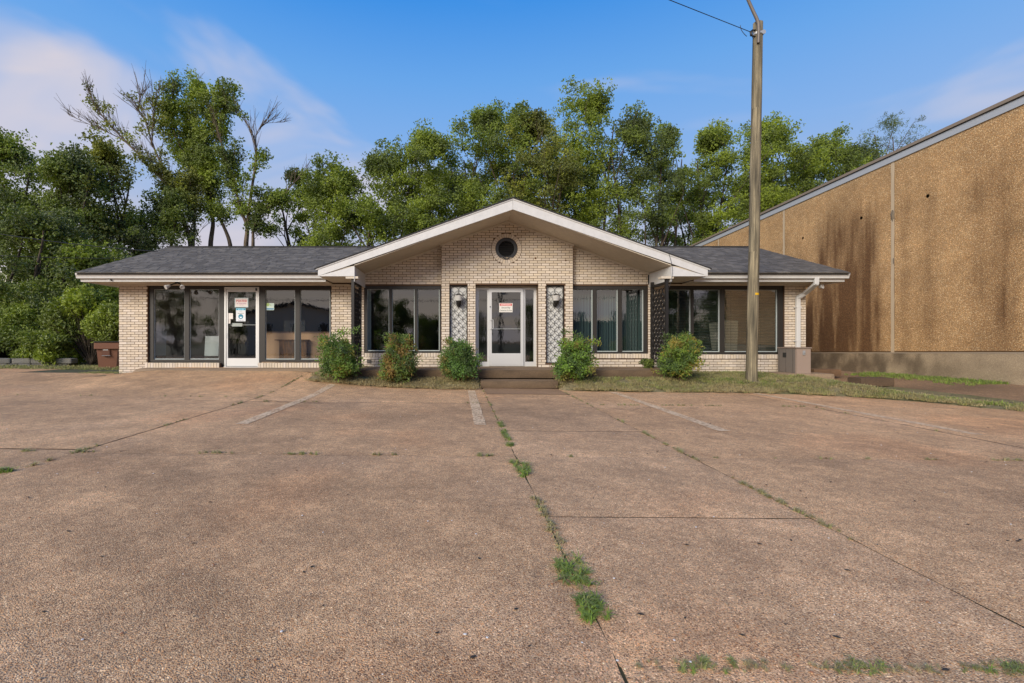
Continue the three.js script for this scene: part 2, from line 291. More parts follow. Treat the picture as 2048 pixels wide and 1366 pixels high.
const openings = {
  left: [x13(295), x13(662), FLOOR - 0.3, 2.83],
  gableLeft: [x13(728.5), x13(883), y13(714), y13(571.5)], gableRight: [x13(1138), x13(1296), y13(716.5), y13(571.5)],
  right: [x13(1333), x13(1569), y13(718), 2.83],
};
const gapC = [x13(882) + 0.01, x13(1143) - 0.01];                                             // the centre block stands in front here
const wingHoles = (a, b) => Object.values(openings).filter(o => hit(o, a, b)).map(o => [o[0], o[1]]).concat([[gapC[0] + 0.1, gapC[1] - 0.1]]);
{
  const outline = [[XL, 0.05], [XR, 0.05], [XR, 2.86]];
  outline.push([APEX + 3.78, 2.86], [APEX + 3.78, soffitY(APEX + 3.78) + 0.06], [APEX, soffitY(APEX) + 0.06], [APEX - 3.82, soffitY(APEX - 3.82) + 0.06], [APEX - 3.82, 2.86], [XL, 2.86]);
  const holes = [['left', 0.4], ['gableLeft', 0], ['gableRight', 0], ['right', 0]].map(([k]) => { const o = openings[k]; return rect(o[0], o[1], Math.max(o[2], 0.3), Math.min(o[3], 2.83)); });
  holes.push(rect(xAt(950, 12.8), xAt(1077, 12.8), 0.3, 2.84));
  brickWall(WALL, slab(outline, holes, -WALL - 0.16, -WALL - 0.009), (a, b) => {
    const top = x => (x > APEX - 3.82 && x < APEX + 3.78) ? soffitY(x) + 0.05 : 2.86;
    let spans = [[XL, XR]];
    if (a > 2.8) { const half = (4.475 + 0.05 - a) / 0.353; spans = [[Math.max(APEX - 3.82, APEX - half), Math.min(APEX + 3.78, APEX + half)]]; if (spans[0][1] - spans[0][0] < 0.1) return []; }
    return spans.flatMap(([p, q]) => without(p, q, wingHoles(a, b)));
  }, 0.30, 4.5, 101, false);
}
// side and back walls, floor, ceiling: the closed shell
{
  const shell = (name, g, m) => mesh(name, g, m, office), back = 19.6;
  shell('side_wall', slab([[-WALL - 0.165, 0.05], [-back, 0.05], [-back, 2.86], [-16.1, 4.1], [-WALL - 0.165, 2.9]].map(([z, y]) => [z, y]), [], 0, 0.15).rotateY(-Math.PI / 2).translate(XL + 0.15, 0, 0), mat.brickMix.clone());
  office.children[office.children.length - 1].material = M(L(0.5, 0.42, 0.34), 0.85, { bumpMap: lumpTex, bumpScale: 0.006 });
  shell('side_wall', slab([[-WALL - 0.165, 0.05], [-back, 0.05], [-back, 2.86], [-16.1, 4.1], [-WALL - 0.165, 2.9]], [], 0, 0.15).rotateY(-Math.PI / 2).translate(XR, 0, 0), office.children[office.children.length - 1].material);
  shell('back_wall', box(XL, XR, 0.05, 2.86, -back - 0.15, -back), office.children[office.children.length - 1].material);
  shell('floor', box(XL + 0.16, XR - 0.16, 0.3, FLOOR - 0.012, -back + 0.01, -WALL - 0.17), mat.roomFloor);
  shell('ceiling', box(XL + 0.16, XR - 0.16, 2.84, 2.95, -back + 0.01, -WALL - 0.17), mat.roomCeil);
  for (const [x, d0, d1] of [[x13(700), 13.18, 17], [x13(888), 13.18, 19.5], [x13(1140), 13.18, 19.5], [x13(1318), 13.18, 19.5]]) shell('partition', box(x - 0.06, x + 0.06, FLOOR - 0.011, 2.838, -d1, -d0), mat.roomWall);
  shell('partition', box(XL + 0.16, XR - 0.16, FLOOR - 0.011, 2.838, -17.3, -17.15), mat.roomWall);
}
// rowlock sills: bricks on edge
function rowlock(x0, x1, y0, y1, d0, d1, seed) {
  const R = rng(seed), n = Math.round((x1 - x0) / 0.0735), w = (x1 - x0) / n, sill = mesh('brick_sill', box(x0, x1, y0 + 0.004, y1 - 0.008, -d1 - 0.02, -d0 - 0.008), mat.mortar, office);
  const g = box(-w / 2 + 0.005, w / 2 - 0.005, y0 + 0.002, y1, -d1, -d0);
  for (let i = 0; i < n; i++) { const b = mesh('brick', g, brickMats[Math.floor(R() * 12)], sill); b.position.set(x0 + (i + 0.5) * w, (R() - 0.5) * 0.004, (R() - 0.5) * 0.006); }
}
rowlock(x13(293), x13(441), FLOOR - 0.08, y13(725.5), 12.93, 13.14, 1);
rowlock(x13(518), x13(662), FLOOR - 0.08, y13(725.5), 12.93, 13.14, 2);
rowlock(x13(729), x13(883), y13(714), y13(706), 12.985, 13.12, 3);
rowlock(x13(1143), x13(1299), y13(716.5), y13(707.5), 12.985, 13.12, 4);
rowlock(x13(1334), x13(1571), y13(717.5), y13(709), 12.985, 13.12, 5);

// windows: one frame mesh with a pane in every light
function windowUnit(name, x0, x1, y0, y1, lights, gy0, gy1, d, frameMat, depth = 0.09, beads = true) {
  const frame = mesh(name, slab(rect(x0, x1, y0, y1), lights.map(([a, b]) => rect(a, b, gy0, gy1)), -d - depth, -d, 0.004), frameMat, office);
  for (const [a, b] of lights) {
    mesh('pane', new THREE.PlaneGeometry(b - a + 0.01, gy1 - gy0 + 0.01).translate((a + b) / 2, (gy0 + gy1) / 2, -d - depth * 0.62), mat.glass, frame);
    if (beads) mesh('glazing_bead', slab(rect(a, b, gy0, gy1), [rect(a + 0.012, b - 0.018, gy0 + 0.02, gy1 - 0.010)], -d - depth * 0.6, -d - depth * 0.35), mat.bead, frame);
  }
  return frame;
}
const px = list => list.map(([a, b]) => [x13(a), x13(b)]);
windowUnit('window', x13(295), x13(446), y13(724), 2.815, px([[304.5, 366], [376, 435.5]]), y13(719), y13(578), 13.06, mat.blackFrame);
windowUnit('window', x13(516.5), x13(662), y13(724), 2.815, px([[528.5, 588.5], [598.5, 659]]), y13(719), y13(579.5), 13.06, mat.blackFrame);
windowUnit('window', x13(728.5), x13(883), y13(705.5), y13(571.5), px([[734, 778], [784, 829], [835, 879]]), y13(702), y13(578), 13.03, mat.blackFrame);
windowUnit('window', x13(1138), x13(1296), y13(707), y13(571.5), px([[1143, 1186], [1194.5, 1236.5], [1245, 1288]]), y13(703.5), y13(578.5), 13.03, mat.blackFrame);
windowUnit('window', x13(1333), x13(1569), y13(708.5), 2.815, px([[1336.5, 1383.5], [1389.5, 1442], [1451.5, 1505], [1513, 1558]]), y13(704), y13(579), 13.05, mat.blackFrame);
// dark jambs down to the floor beside the left door
mesh('door_jamb', box(x13(440), x13(446), FLOOR - 0.01, y13(724), -13.15, -13.062), mat.blackFrame, office);
mesh('door_jamb', box(x13(516.6), x13(519), FLOOR - 0.01, y13(724), -13.15, -13.075), mat.blackFrame, office);

// left glass door
{
  const d = 13.07, x0 = x13(446.3), x1 = x13(516.3), y0 = FLOOR + 0.005, y1 = y13(573.5), g0 = x13(453), g1 = x13(509), gy0 = y13(716.5), gy1 = y13(583);
  const door = mesh('glass_door', slab(rect(x0 + 0.05, x1 - 0.05, y0 + 0.01, y1 - 0.055), [rect(g0, g1, gy0, gy1)], -d - 0.05, -d - 0.005, 0.004), mat.alu, office); meta(door, 'aluminium framed glass door with paper notices');
  mesh('door_frame', slab([[x0, y0], [x0 + 0.045, y0], [x0 + 0.045, y1 - 0.05], [x1 - 0.045, y1 - 0.05], [x1 - 0.045, y0], [x1, y0], [x1, y1], [x0, y1]], [], -d - 0.09, -d + 0.012, 0.003), mat.alu, door);
  mesh('pane', new THREE.PlaneGeometry(g1 - g0, gy1 - gy0).translate((g0 + g1) / 2, (gy0 + gy1) / 2, -d - 0.028), mat.glass, door);
  mesh('push_bar', merge([bar(V(g0 - 0.02, y13(649.5), -d - 0.075), V(g1 + 0.02, y13(649.5), -d - 0.075), 0.013), box(g0 + 0.08, g0 + 0.36, y13(652.5), y13(646), -d - 0.10, -d - 0.065)]), mat.alu, door);
  mesh('lock', merge([box(x0 + 0.065, x0 + 0.1, y13(676.5), y13(670), -d - 0.004, -d + 0.012), new THREE.CylinderGeometry(0.014, 0.014, 0.03, 12).rotateX(Math.PI / 2).translate(x0 + 0.083, y13(668), -d + 0.008)]), mat.galv, door);
  mesh('threshold', box(x0, x1, FLOOR - 0.03, FLOOR + 0.004, -d - 0.1, -d + 0.05), mat.alu, door);
  mesh('closer', box(x1 - 0.09, x1 - 0.055, y1 - 0.10, y1 - 0.03, -d + 0.014, -d + 0.03), mat.blackFrame, door);
}
// apron in front of the left doors
{
  const g = gridSurface(60, 14, (u, v) => { const x = lerp(-8.25, -3.3, u), d = lerp(12.15 + 0.35 * Math.abs(u - 0.45) + 0.08 * noise(x * 3, 2, 2), 13.2, v); const n = fbm(x * 2, d * 2, 5, 3); return [x, Math.min(FLOOR - 0.016, lotY(x, d) + 0.02 + 0.10 * smooth(12.1, 12.9, d)) - (v === 0 ? 0.03 : 0), -d, x, d, L(1.15 + n * 0.3, 1.02 + n * 0.3, 0.84 + n * 0.25)]; });
  structure('apron', g, mat.concrete);
}
// ---- centre block, standing proud of the gable wall
const CB = 12.8, xc = p => xAt(p, CB), yc = p => yAt(p, CB), BX0 = xc(882.5), BX1 = xc(1146);
{
  const pL = [xc(899), xc(935), FLOOR - 0.2, yc(569.8)], pR = [xc(1092.5), xc(1129), FLOOR - 0.2, yc(569.8)], dO = [xc(951.3), xc(1076.4), FLOOR - 0.2, yc(569.8)];
  pL[2] = pR[2] = yc(726.5);
  const vx = xc(1013), vy = yc(497.3), vr = 0.385;
  const sh = poly([[BX0, 0.3], [BX1, 0.3], [BX1, soffitY(BX1) + 0.05], [APEX, soffitY(APEX) + 0.05], [BX0, soffitY(BX0) + 0.05]], [rect(...pL), rect(...pR), rect(dO[0], dO[1], 0.35, dO[3])]);
  const circ = new THREE.Path(); circ.absarc(vx, vy, 0.3, 0, Math.PI * 2, true); sh.holes.push(circ);
  const backing = new THREE.ExtrudeGeometry(sh, { depth: 0.185, bevelEnabled: false, curveSegments: 40 }).translate(0, 0, -CB - 0.194);
  const wall = brickWall(CB, backing, (a, b) => {
    const half = (4.475 + 0.05 - a) / 0.353, p = Math.max(BX0, APEX - half), q = Math.min(BX1, APEX + half); if (q - p < 0.1) return [];
    const holes = [pL, pR, dO].filter(o => hit(o, a, b)).map(o => [o[0], o[1]]);
    const m = (a + b) / 2 - vy; if (Math.abs(m) < vr + 0.01) { const h = Math.sqrt(Math.max(0, (vr + 0.02) ** 2 - m * m)); if (h > 0.02) holes.push([vx - h, vx + h]); }
    return without(p, q, holes);
  }, FLOOR, 4.5, 202, true);
  // return faces of the block and of the entrance reveal
  mesh('brick_return', merge([box(dO[0] - 0.012, dO[0] - 0.002, FLOOR, dO[3] - 0.002, -13.14, -CB - 0.012), box(dO[1] + 0.002, dO[1] + 0.012, FLOOR, dO[3] - 0.002, -13.14, -CB - 0.012)]), mat.mortar, wall);
  { const R = rng(8), list = []; for (let y = FLOOR + 0.006, k = 0; y < dO[3] - 0.06; y += COURSE, k++) for (const [s, x] of [[-1, dO[0] - 0.001], [1, dO[1] + 0.001]]) { const cut = CB + (k & 1 ? 0.16 : 0.05); for (const [a, b] of [[CB + 0.006, cut - 0.005], [cut + 0.005, 13.12]]) list.push(tint(box(Math.min(x, x + s * 0.003), Math.max(x, x + s * 0.003), y, y + COURSE - JOINT, -b, -a), brickTones[Math.floor(R() * 12)])); } meta(mesh('return_brickwork', merge(list), mat.brickMix, wall), null, null, null, 'stuff'); }
  // round louvre vent with its ring of bricks on edge
  const vent = mesh('round_vent', (() => { const s = new THREE.Shape(); s.absarc(vx, vy, 0.293, 0, Math.PI * 2); const h = new THREE.Path(); h.absarc(vx, vy, 0.205, 0, Math.PI * 2, true); s.holes.push(h); return new THREE.ExtrudeGeometry(s, { depth: 0.07, bevelEnabled: true, bevelSize: 0.012, bevelThickness: 0.012, bevelOffset: -0.012, curveSegments: 48 }).translate(0, 0, -CB - 0.10); })(), M(L(0.03, 0.032, 0.034), 0.5), office);
  for (let i = 0; i < 8; i++) { const y = vy - 0.175 + i * 0.05, h = Math.sqrt(Math.max(0.002, 0.21 ** 2 - (y - vy) ** 2)); mesh('louvre', new THREE.BoxGeometry(2 * h, 0.006, 0.06).rotateX(0.75).translate(vx, y, -CB - 0.07), vent.material, vent); }
  mesh('backing', new THREE.CircleGeometry(0.215, 32).translate(vx, vy, -CB - 0.12), mat.felt, vent);
  const R = rng(31), nest = []; for (let i = 0; i < 60; i++) { const x = vx - 0.19 + R() * 0.36, y = vy - 0.262 + R() * 0.045 * (1 - Math.abs(x - vx) * 3), z = -CB - 0.06 + R() * 0.06; nest.push(bar(V(x, y, z), V(x + (R() - 0.5) * 0.1, y + (R() - 0.5) * 0.03, z + (R() - 0.5) * 0.03), 0.006, 4)); }
  solo('bird_nest', merge(nest), M(lin(205, 192, 172), 0.95), 'pale scraps of a bird nest lying in the round gable vent', 'nest');
  const ringMortar = mesh('vent_surround', (() => { const s = new THREE.Shape(); s.absarc(vx, vy, 0.402, 0, Math.PI * 2); const h = new THREE.Path(); h.absarc(vx, vy, 0.29, 0, Math.PI * 2, true); s.holes.push(h); return new THREE.ExtrudeGeometry(s, { depth: 0.06, bevelEnabled: false, curveSegments: 48 }).translate(0, 0, -CB - 0.064); })(), mat.mortar, office);
  const nR = 33; const wedge = slab([[-0.0245, 0.295], [0.0245, 0.295], [0.0335, 0.395], [-0.0335, 0.395]], [], -0.04, 0.004);
  for (let i = 0; i < nR; i++) { const b = mesh('brick', wedge, brickMats[Math.floor(R() * 12)], ringMortar); b.position.set(vx, vy, -CB + 0.002 * R()); b.rotation.z = (i + 0.5) / nR * 2 * Math.PI; }

  // decorative panels: white board with wrought iron rings
  for (const [o, lab] of [[pL, 'left'], [pR, 'right']]) {
    const cx = (o[0] + o[1]) / 2, w = o[1] - o[0], h = o[3] - o[2], z = -CB - 0.10;
    const panel = mesh('decorative_panel', box(o[0] - 0.01, o[1] + 0.01, o[2] - 0.01, o[3] + 0.01, z - 0.06, z - 0.03), M(L(0.62, 0.63, 0.62), 0.6, { map: dirtTex }), office);
    mesh('panel_frame', slab(rect(o[0], o[1], o[2], o[3]), [rect(o[0] + 0.022, o[1] - 0.022, o[2] + 0.02, o[3] - 0.03)], z - 0.028, z + 0.03), mat.iron, panel);
    const r = 0.107, full = new THREE.TorusGeometry(r, 0.0042, 5, 36), half = new THREE.TorusGeometry(r, 0.0042, 5, 18, Math.PI), x0 = o[0] + 0.024, x1 = o[1] - 0.024, y0 = o[2] + 0.02, y1 = o[3] - 0.03;
    for (let j = 0; ; j++) {
      const y = y1 - r - 0.008 - j * r; if (y < y0 + 0.05) break;
      const cols = j & 1 ? [-2 * r, 0, 2 * r] : [-r, r];
      for (const c of cols) { const edge = Math.abs(c) > 1.5 * r; const ring = mesh('iron_ring', edge ? half : full, mat.iron, panel); ring.position.set(cx + c, y, z - 0.008 + (j & 1) * 0.006); if (edge) ring.rotation.z = c < 0 ? -Math.PI / 2 : Math.PI / 2; if (y - r < y0) ring.scale.y = 1; }
    }
  }
  // entrance: aluminium storefront, two side lights, one door
  const d = 13.1, ya = p => yAt(p, d), xa = p => xAt(p, d), X0 = xc(951.3) + 0.002, X1 = xc(1076.4) - 0.002, yTop = dO[3] - 0.01;
  mesh('entrance_lintel', box(X0, X1, ya(575.2), yTop - 0.001, -13.16, -13.02), mat.cream, office);
  const sf = windowUnit('side_light_frame', X0, X1, FLOOR + 0.01, ya(576), [[xa(957.5), xa(974.5)], [xa(976.5), xa(1047.5)], [xa(1050.5), xa(1067.3)]].filter((_, i) => i !== 1), ya(723.5), ya(579.5), d - 0.02, mat.alu, 0.09, false);
  // the door leaf stands 12 mm in front of the fixed frame
  const dx0 = xa(977.6), dx1 = xa(1046.6), dy0 = FLOOR + 0.02, dy1 = ya(577), gx0 = xa(983.4), gx1 = xa(1040.8), gy0 = ya(706.5), gy1 = ya(585);
  sf.geometry.dispose(); sf.geometry = slab(rect(X0, X1, FLOOR + 0.01, ya(575.4)), [rect(xa(957.5), xa(974.5), ya(723.5), ya(579.5)), rect(dx0 + 0.02, dx1 - 0.02, dy0 + 0.02, dy1 - 0.03), rect(xa(1050.5), xa(1067.3), ya(723.5), ya(579.5))], -d - 0.07, -d + 0.02, 0.004);
  const door = mesh('entrance_door', slab(rect(dx0, dx1, dy0, dy1), [rect(gx0, gx1, gy0, gy1)], -d + 0.022, -d + 0.062, 0.004), mat.alu, office); meta(door, 'aluminium framed glass entrance door');
  mesh('pane', new THREE.PlaneGeometry(gx1 - gx0 + 0.01, gy1 - gy0 + 0.01).translate((gx0 + gx1) / 2, (gy0 + gy1) / 2, -d + 0.04), mat.glass, door);
  mesh('kick_plate', box(gx0 - 0.01, gx1 + 0.01, dy0 + 0.04, gy0 - 0.03, -d + 0.0625, -d + 0.066), mat.alu, door);
  mesh('pull_handle', tube([V(gx0 - 0.035, ya(640), -d + 0.064), V(gx0 - 0.03, ya(640), -d + 0.115), V(gx0 + 0.03, ya(640), -d + 0.12), V(gx0 + 0.03, ya(657), -d + 0.12), V(gx0 - 0.03, ya(657.5), -d + 0.115), V(gx0 - 0.035, ya(657.5), -d + 0.064)], 0.012, 8), mat.white, door);
  mesh('push_bar', bar(V(gx0 - 0.02, ya(657.8), -d + 0.012), V(gx1 + 0.02, ya(657.8), -d + 0.012), 0.012), mat.alu, door);
  mesh('lock', new THREE.CylinderGeometry(0.016, 0.016, 0.014, 12).rotateX(Math.PI / 2).translate(dx0 + 0.035, ya(614), -d + 0.068), mat.blackFrame, door);
  mesh('hinge', box(dx1 - 0.03, dx1 - 0.005, ya(584), ya(578.5), -d + 0.063, -d + 0.075), mat.galv, door);
  mesh('entrance_sill', box(X0, X1, FLOOR - 0.05, FLOOR + 0.009, -d - 0.06, -d + 0.09), mat.plainConcrete, office);
}
// ---- gable trim
const GD = 11.64;
{
  const top = x => 4.732 - 0.358 * Math.abs(x - APEX), T = 0.262;
  for (const s of [-1, 1]) {
    const o = APEX + s * 4.68, n = APEX + s * 3.815, pts = [[APEX + s * 0.0015, top(APEX)], [o, top(o)], [o, Math.max(2.87, top(o) - T)], [APEX + s * 0.0015, top(APEX) - T]];
    const f = mesh('rake_board', slab(s > 0 ? pts.slice().reverse() : pts, [], -GD - 0.03, -GD, 0.003), mat.white, office);
    const m = [[o, 2.868], [o, 2.874], [n, top(n) - T], [n, 2.868]];
    mesh('return_board', slab(s > 0 ? m : m.slice().reverse(), [], -GD - 0.032, -GD - 0.006), mat.white, f);
    mesh('drip_edge', slab([[APEX, top(APEX) + 0.002], [APEX + s * 4.73, top(APEX + s * 4.73) + 0.002], [APEX + s * 4.73, top(APEX + s * 4.73) - 0.028], [APEX, top(APEX) - 0.028]], [], -GD + 0.002, -GD + 0.016), mat.white, f);
    // boxed beam running back to the wall
    const b = [[n, 2.872], [o - s * 0.004, 2.872], [o - s * 0.004, top(o) - 0.06], [n, top(n) - T + 0.02]];
    mesh('eave_beam', slab(s > 0 ? b : b.slice().reverse(), [], -WALL + 0.002, -GD - 0.034), mat.cream, office);
    mesh('beam_lining', box(Math.min(n, n - s * 0.012), Math.max(n, n - s * 0.012), 2.74, soffitY(n) - 0.03, -WALL + 0.003, -GD - 0.002), mat.white, office);
    // sloped soffit and the trim where it meets the brick
    const so = [[APEX, soffitY(APEX)], [n, soffitY(n)], [n, soffitY(n) + 0.02], [APEX, soffitY(APEX) + 0.02]];
    mesh('gable_soffit', slab(s > 0 ? so : so.slice().reverse(), [], -WALL + 0.001, -GD - 0.034), mat.cream, office);
    for (const [a, c, dd] of [[0, s > 0 ? BX1 - APEX + 0.03 : APEX - BX0 + 0.03, CB], [s > 0 ? BX1 - APEX + 0.03 : APEX - BX0 + 0.03, 3.80, WALL]]) {
      const p = [[APEX + s * a, soffitY(APEX + s * a) - 0.002], [APEX + s * c, soffitY(APEX + s * c) - 0.002], [APEX + s * c, soffitY(APEX + s * c) - 0.05], [APEX + s * a, soffitY(APEX + s * a) - 0.05]];
      mesh('frieze_trim', slab(s > 0 ? p.slice().reverse() : p, [], -dd + 0.006, -dd + 0.03), mat.cream, office);
    }
    // gable roof plane with a dark shingle edge
    const e = [[APEX, top(APEX) + 0.004], [APEX + s * 4.76, top(APEX + s * 4.76) + 0.004], [APEX + s * 4.76, top(APEX + s * 4.76) + 0.026], [APEX, top(APEX) + 0.030]];
    mesh('gable_roof', slab(s > 0 ? e : e.slice().reverse(), [], -16.3, -GD + 0.035), mat.felt, office);
  }
  mesh('gable_back', slab([[APEX - 2, 4.02], [APEX + 2, 4.02], [APEX, 4.73]], [], -16.29, -16.2), mat.felt, office);
}
// ---- main roof
const EAVE = 12.2, RIDGE = 16.1, RX0 = -9.58, RX1 = 9.84, roofY = d => 3.04 + 0.356 * (d - EAVE);
{
  const pitch = Math.atan(0.356), sec = [[-EAVE, roofY(EAVE) - 0.03], [-RIDGE, roofY(RIDGE) - 0.03], [-2 * RIDGE + EAVE, roofY(EAVE) - 0.03], [-2 * RIDGE + EAVE, roofY(EAVE) - 0.06], [-RIDGE, roofY(RIDGE) - 0.06], [-EAVE, roofY(EAVE) - 0.06]];
  const gl = APEX - 4.66, gr = APEX + 4.66, mid = sec.map(([z, y]) => z > -13.3 ? [-13.25, y + 0.356 * 1.05] : [z, y]);
  const deck = mesh('roof', merge([slab(sec, [], 0, gl - RX0).rotateY(-Math.PI / 2).translate(gl, 0, 0), slab(mid, [], 0, gr - gl).rotateY(-Math.PI / 2).translate(gr, 0, 0), slab(sec, [], 0, RX1 - gr).rotateY(-Math.PI / 2).translate(RX1, 0, 0)]), mat.felt, office);
  const R = rng(55), list = [], courses = 29, run = (RIDGE - EAVE + 0.03) / courses;
  for (let k = 0; k < courses; k++) {
    const d = EAVE - 0.03 + (k + 0.5) * run, y = roofY(d); let x = RX0 - 0.02 - R() * 0.2;
    while (x < RX1 + 0.02) {
      const w = 0.09 + R() * 0.16, a = Math.max(x, RX0 - 0.02), b = Math.min(x + w, RX1 + 0.02); x += w; if (b - a < 0.02 || (d < 13.35 && b > gl && a < gr)) continue;
      const t = R(), v = 0.072 + t * t * 0.065 + 0.012 * fbm(a * 0.7, d * 0.7, 3, 3), thick = R() < 0.5 ? 0.006 : 0.012;
      const g = box(-(b - a) / 2 + 0.002, (b - a) / 2 - 0.002, -0.012, thick, -run * 0.64, run * 0.58); g.rotateX(pitch + 0.012); g.translate((a + b) / 2, y, -d); list.push(tint(g, L(v * 1.12, v, v * 0.83)));
    }
  }
  meta(mesh('shingles', merge(list), mat.shingle, deck), null, null, null, 'stuff');
  mesh('ridge_cap', box(RX0 - 0.02, RX1 + 0.02, roofY(RIDGE) - 0.01, roofY(RIDGE) + 0.022, -RIDGE - 0.12, -RIDGE + 0.1), mat.felt, deck);
  const gx = [APEX - 4.68, APEX + 4.68];
  for (const [a, b] of [[RX0, gx[0] - 0.003], [gx[1] + 0.003, RX1]]) {
    mesh('fascia', box(a, b, 2.822, 2.985, -12.36, -12.33), mat.white, office);
    mesh('soffit', box(a, b, SOFFIT + 0.012, SOFFIT + 0.03, -13.0 + 0.001, -12.362), mat.cream, office);
    // ogee gutter
    const p = [[0, 0], [0.075, 0], [0.082, 0.01], [0.088, 0.045], [0.112, 0.082], [0.118, 0.105], [0.118, 0.138], [0.108, 0.146], [0.108, 0.115], [0.1, 0.09], [0.078, 0.055], [0.07, 0.012], [0.004, 0.012], [0.004, 0.145], [0, 0.145]];
    const g0 = a < 0 ? a - 0.05 : a, g1 = a < 0 ? b : b + 0.05;
    const gut = mesh('gutter', slab(p, [], 0, g1 - g0).rotateY(-Math.PI / 2).translate(g1, 2.895, -12.328), mat.white, office);
    const cap = a < 0 ? g0 : g1; mesh('end_cap', slab([[0, 0], [0.075, 0], [0.088, 0.045], [0.118, 0.105], [0.118, 0.14], [0, 0.14]], [], -0.002, 0.002).rotateY(-Math.PI / 2).translate(cap, 2.895, -12.328), mat.white, gut);
    const sx = a < 0 ? b - 0.04 : a + 0.04; mesh('splash_guard', slab([[-0.09, 0.13], [0.06, 0.13], [0.07, 0.20], [-0.10, 0.21]], [], 0.10, 0.103).translate(sx, 2.895, -12.328), mat.white, gut);
  }
  // soffit strips beyond the side walls and rake boards on the roof ends
  for (const [x0, x1, xr] of [[RX0, XL - 0.002, RX0], [XR + 0.002, RX1, RX1 - 0.03]]) {
    mesh('soffit', box(x0, x1, SOFFIT + 0.012, SOFFIT + 0.03, -19.9, -13.002), mat.cream, office);
    mesh('rake_board', slab([[-12.362, roofY(EAVE) - 0.22], [-12.362, roofY(12.362) - 0.062], [-RIDGE, roofY(RIDGE) - 0.064], [-19.84, roofY(12.362) - 0.062], [-19.84, roofY(EAVE) - 0.22]].reverse(), [], 0, 0.03).rotateY(-Math.PI / 2).translate(xr + 0.03, 0, 0), mat.white, office);
  }
  mesh('frieze_trim', box(XL, x13(700), 2.795, SOFFIT + 0.011, -12.995, -12.975), mat.cream, office);
  mesh('frieze_trim', box(x13(1333), XR, 2.795, SOFFIT + 0.011, -12.995, -12.975), mat.cream, office);
  // downspout on the right pier
  const dsx = xAt(1597, 12.9), ds = (pts, w, h) => { const l = []; for (let i = 0; i + 1 < pts.length; i++) { const a = pts[i], b = pts[i + 1], v = b.clone().sub(a), g = new RoundedBoxGeometry(w, v.length() + 0.03, h, 2, 0.012); g.applyQuaternion(new THREE.Quaternion().setFromUnitVectors(V(0, 1, 0), v.normalize())); l.push(g.translate((a.x + b.x) / 2, (a.y + b.y) / 2, (a.z + b.z) / 2)); } return merge(l); };
  const dn = mesh('downspout', ds([V(xAt(1633, 12.27), 2.90, -12.27), V(xAt(1633, 12.27), 2.76, -12.28), V(dsx + 0.10, 2.56, -12.82), V(dsx, 2.47, -12.92), V(dsx, 0.5, -12.92)], 0.105, 0.075), mat.white, office);
  for (const y of [2.2, 1.3]) mesh('strap', box(dsx - 0.07, dsx + 0.07, y, y + 0.03, -12.99, -12.878), mat.white, dn);
}
// ---- iron lattice screens at the porch ends
for (const x of [-2.53, 5.06]) {
  const z0 = -11.74, z1 = -12.6, y0 = FLOOR, y1 = 2.79;
  const s = mesh('lattice_screen', box(x - 0.035, x + 0.035, y0 + 0.003, y1 + 0.075, z0 - 0.035, z0 + 0.035), mat.iron, office);
  mesh('rear_post', box(x - 0.035, x + 0.035, y0 + 0.003, y1 + 0.05, z1 - 0.035, z1 + 0.035), mat.iron, s);
  mesh('top_rail', box(x - 0.03, x + 0.03, y1 - 0.1, y1 - 0.04, z1 + 0.036, z0 - 0.036), mat.iron, s);
  mesh('bottom_rail', box(x - 0.03, x + 0.03, y0 + 0.15, y0 + 0.2, z1 + 0.036, z0 - 0.036), mat.iron, s);
  const list = [], r = 0.0985, zc = (z0 + z1) / 2;
  for (let j = 0; ; j++) { const y = y0 + 0.22 + r + j * r; if (y + r > y1 - 0.08) break; for (const c of j & 1 ? [-2 * r, 0, 2 * r] : [-3 * r, -r, r, 3 * r]) list.push(new THREE.TorusGeometry(r, 0.016, 4, 20).rotateY(Math.PI / 2).translate(x, y, zc + c)); }
  mesh('ring_lattice', merge(list), mat.iron, s);
  mesh('cap_block', box(x - 0.16, x + 0.14, 2.868 - 0.055, 2.868, z0 - 0.1, z0 + 0.08), mat.cream, s);
}
// ---- porch and step
const weathered = (g, base, seed) => { const p = g.attributes.position, c = new Float32Array(p.count * 3); for (let i = 0; i < p.count; i++) { const x = p.getX(i), y = p.getY(i), z = p.getZ(i), k = 1 + fbm(x * 1.1 + seed, y * 3, z * 1.1, 4) * 0.7 + fbm(x * 5 + seed, y * 6, z * 5, 2) * 0.35; c[i * 3] = base.r * k; c[i * 3 + 1] = base.g * k; c[i * 3 + 2] = base.b * k; } g.setAttribute('color', new THREE.BufferAttribute(c, 3)); return g; };
function worn(w, h, l, x, y, z, base, seed, r = 0.012) { const g = new THREE.BoxGeometry(w, h, l, Math.ceil(w / 0.12), Math.max(2, Math.ceil(h / 0.06)), Math.ceil(l / 0.12)); const p = g.attributes.position; for (let i = 0; i < p.count; i++) { const a = p.getX(i), b = p.getY(i), c = p.getZ(i), n = noise((a + seed) * 3, b * 3, c * 3) * 0.006; if (Math.abs(c) > l / 2 - 1e-4) p.setZ(i, c + n - (Math.abs(b) > h / 2 - 1e-4 ? Math.sign(c) * r : 0)); if (Math.abs(b) > h / 2 - 1e-4 && Math.abs(c) > l / 2 - 0.02) p.setY(i, b + n * 0.6 - Math.sign(b) * r * 0.5); } g.translate(x, y, z); g.computeVertexNormals(); const uv = g.attributes.uv, nn = g.attributes.normal; for (let i = 0; i < p.count; i++) uv.setXY(i, Math.abs(nn.getX(i)) > 0.7 ? p.getZ(i) : p.getX(i), Math.abs(nn.getY(i)) > 0.7 ? p.getZ(i) : p.getY(i)); return weathered(g, base, seed); }
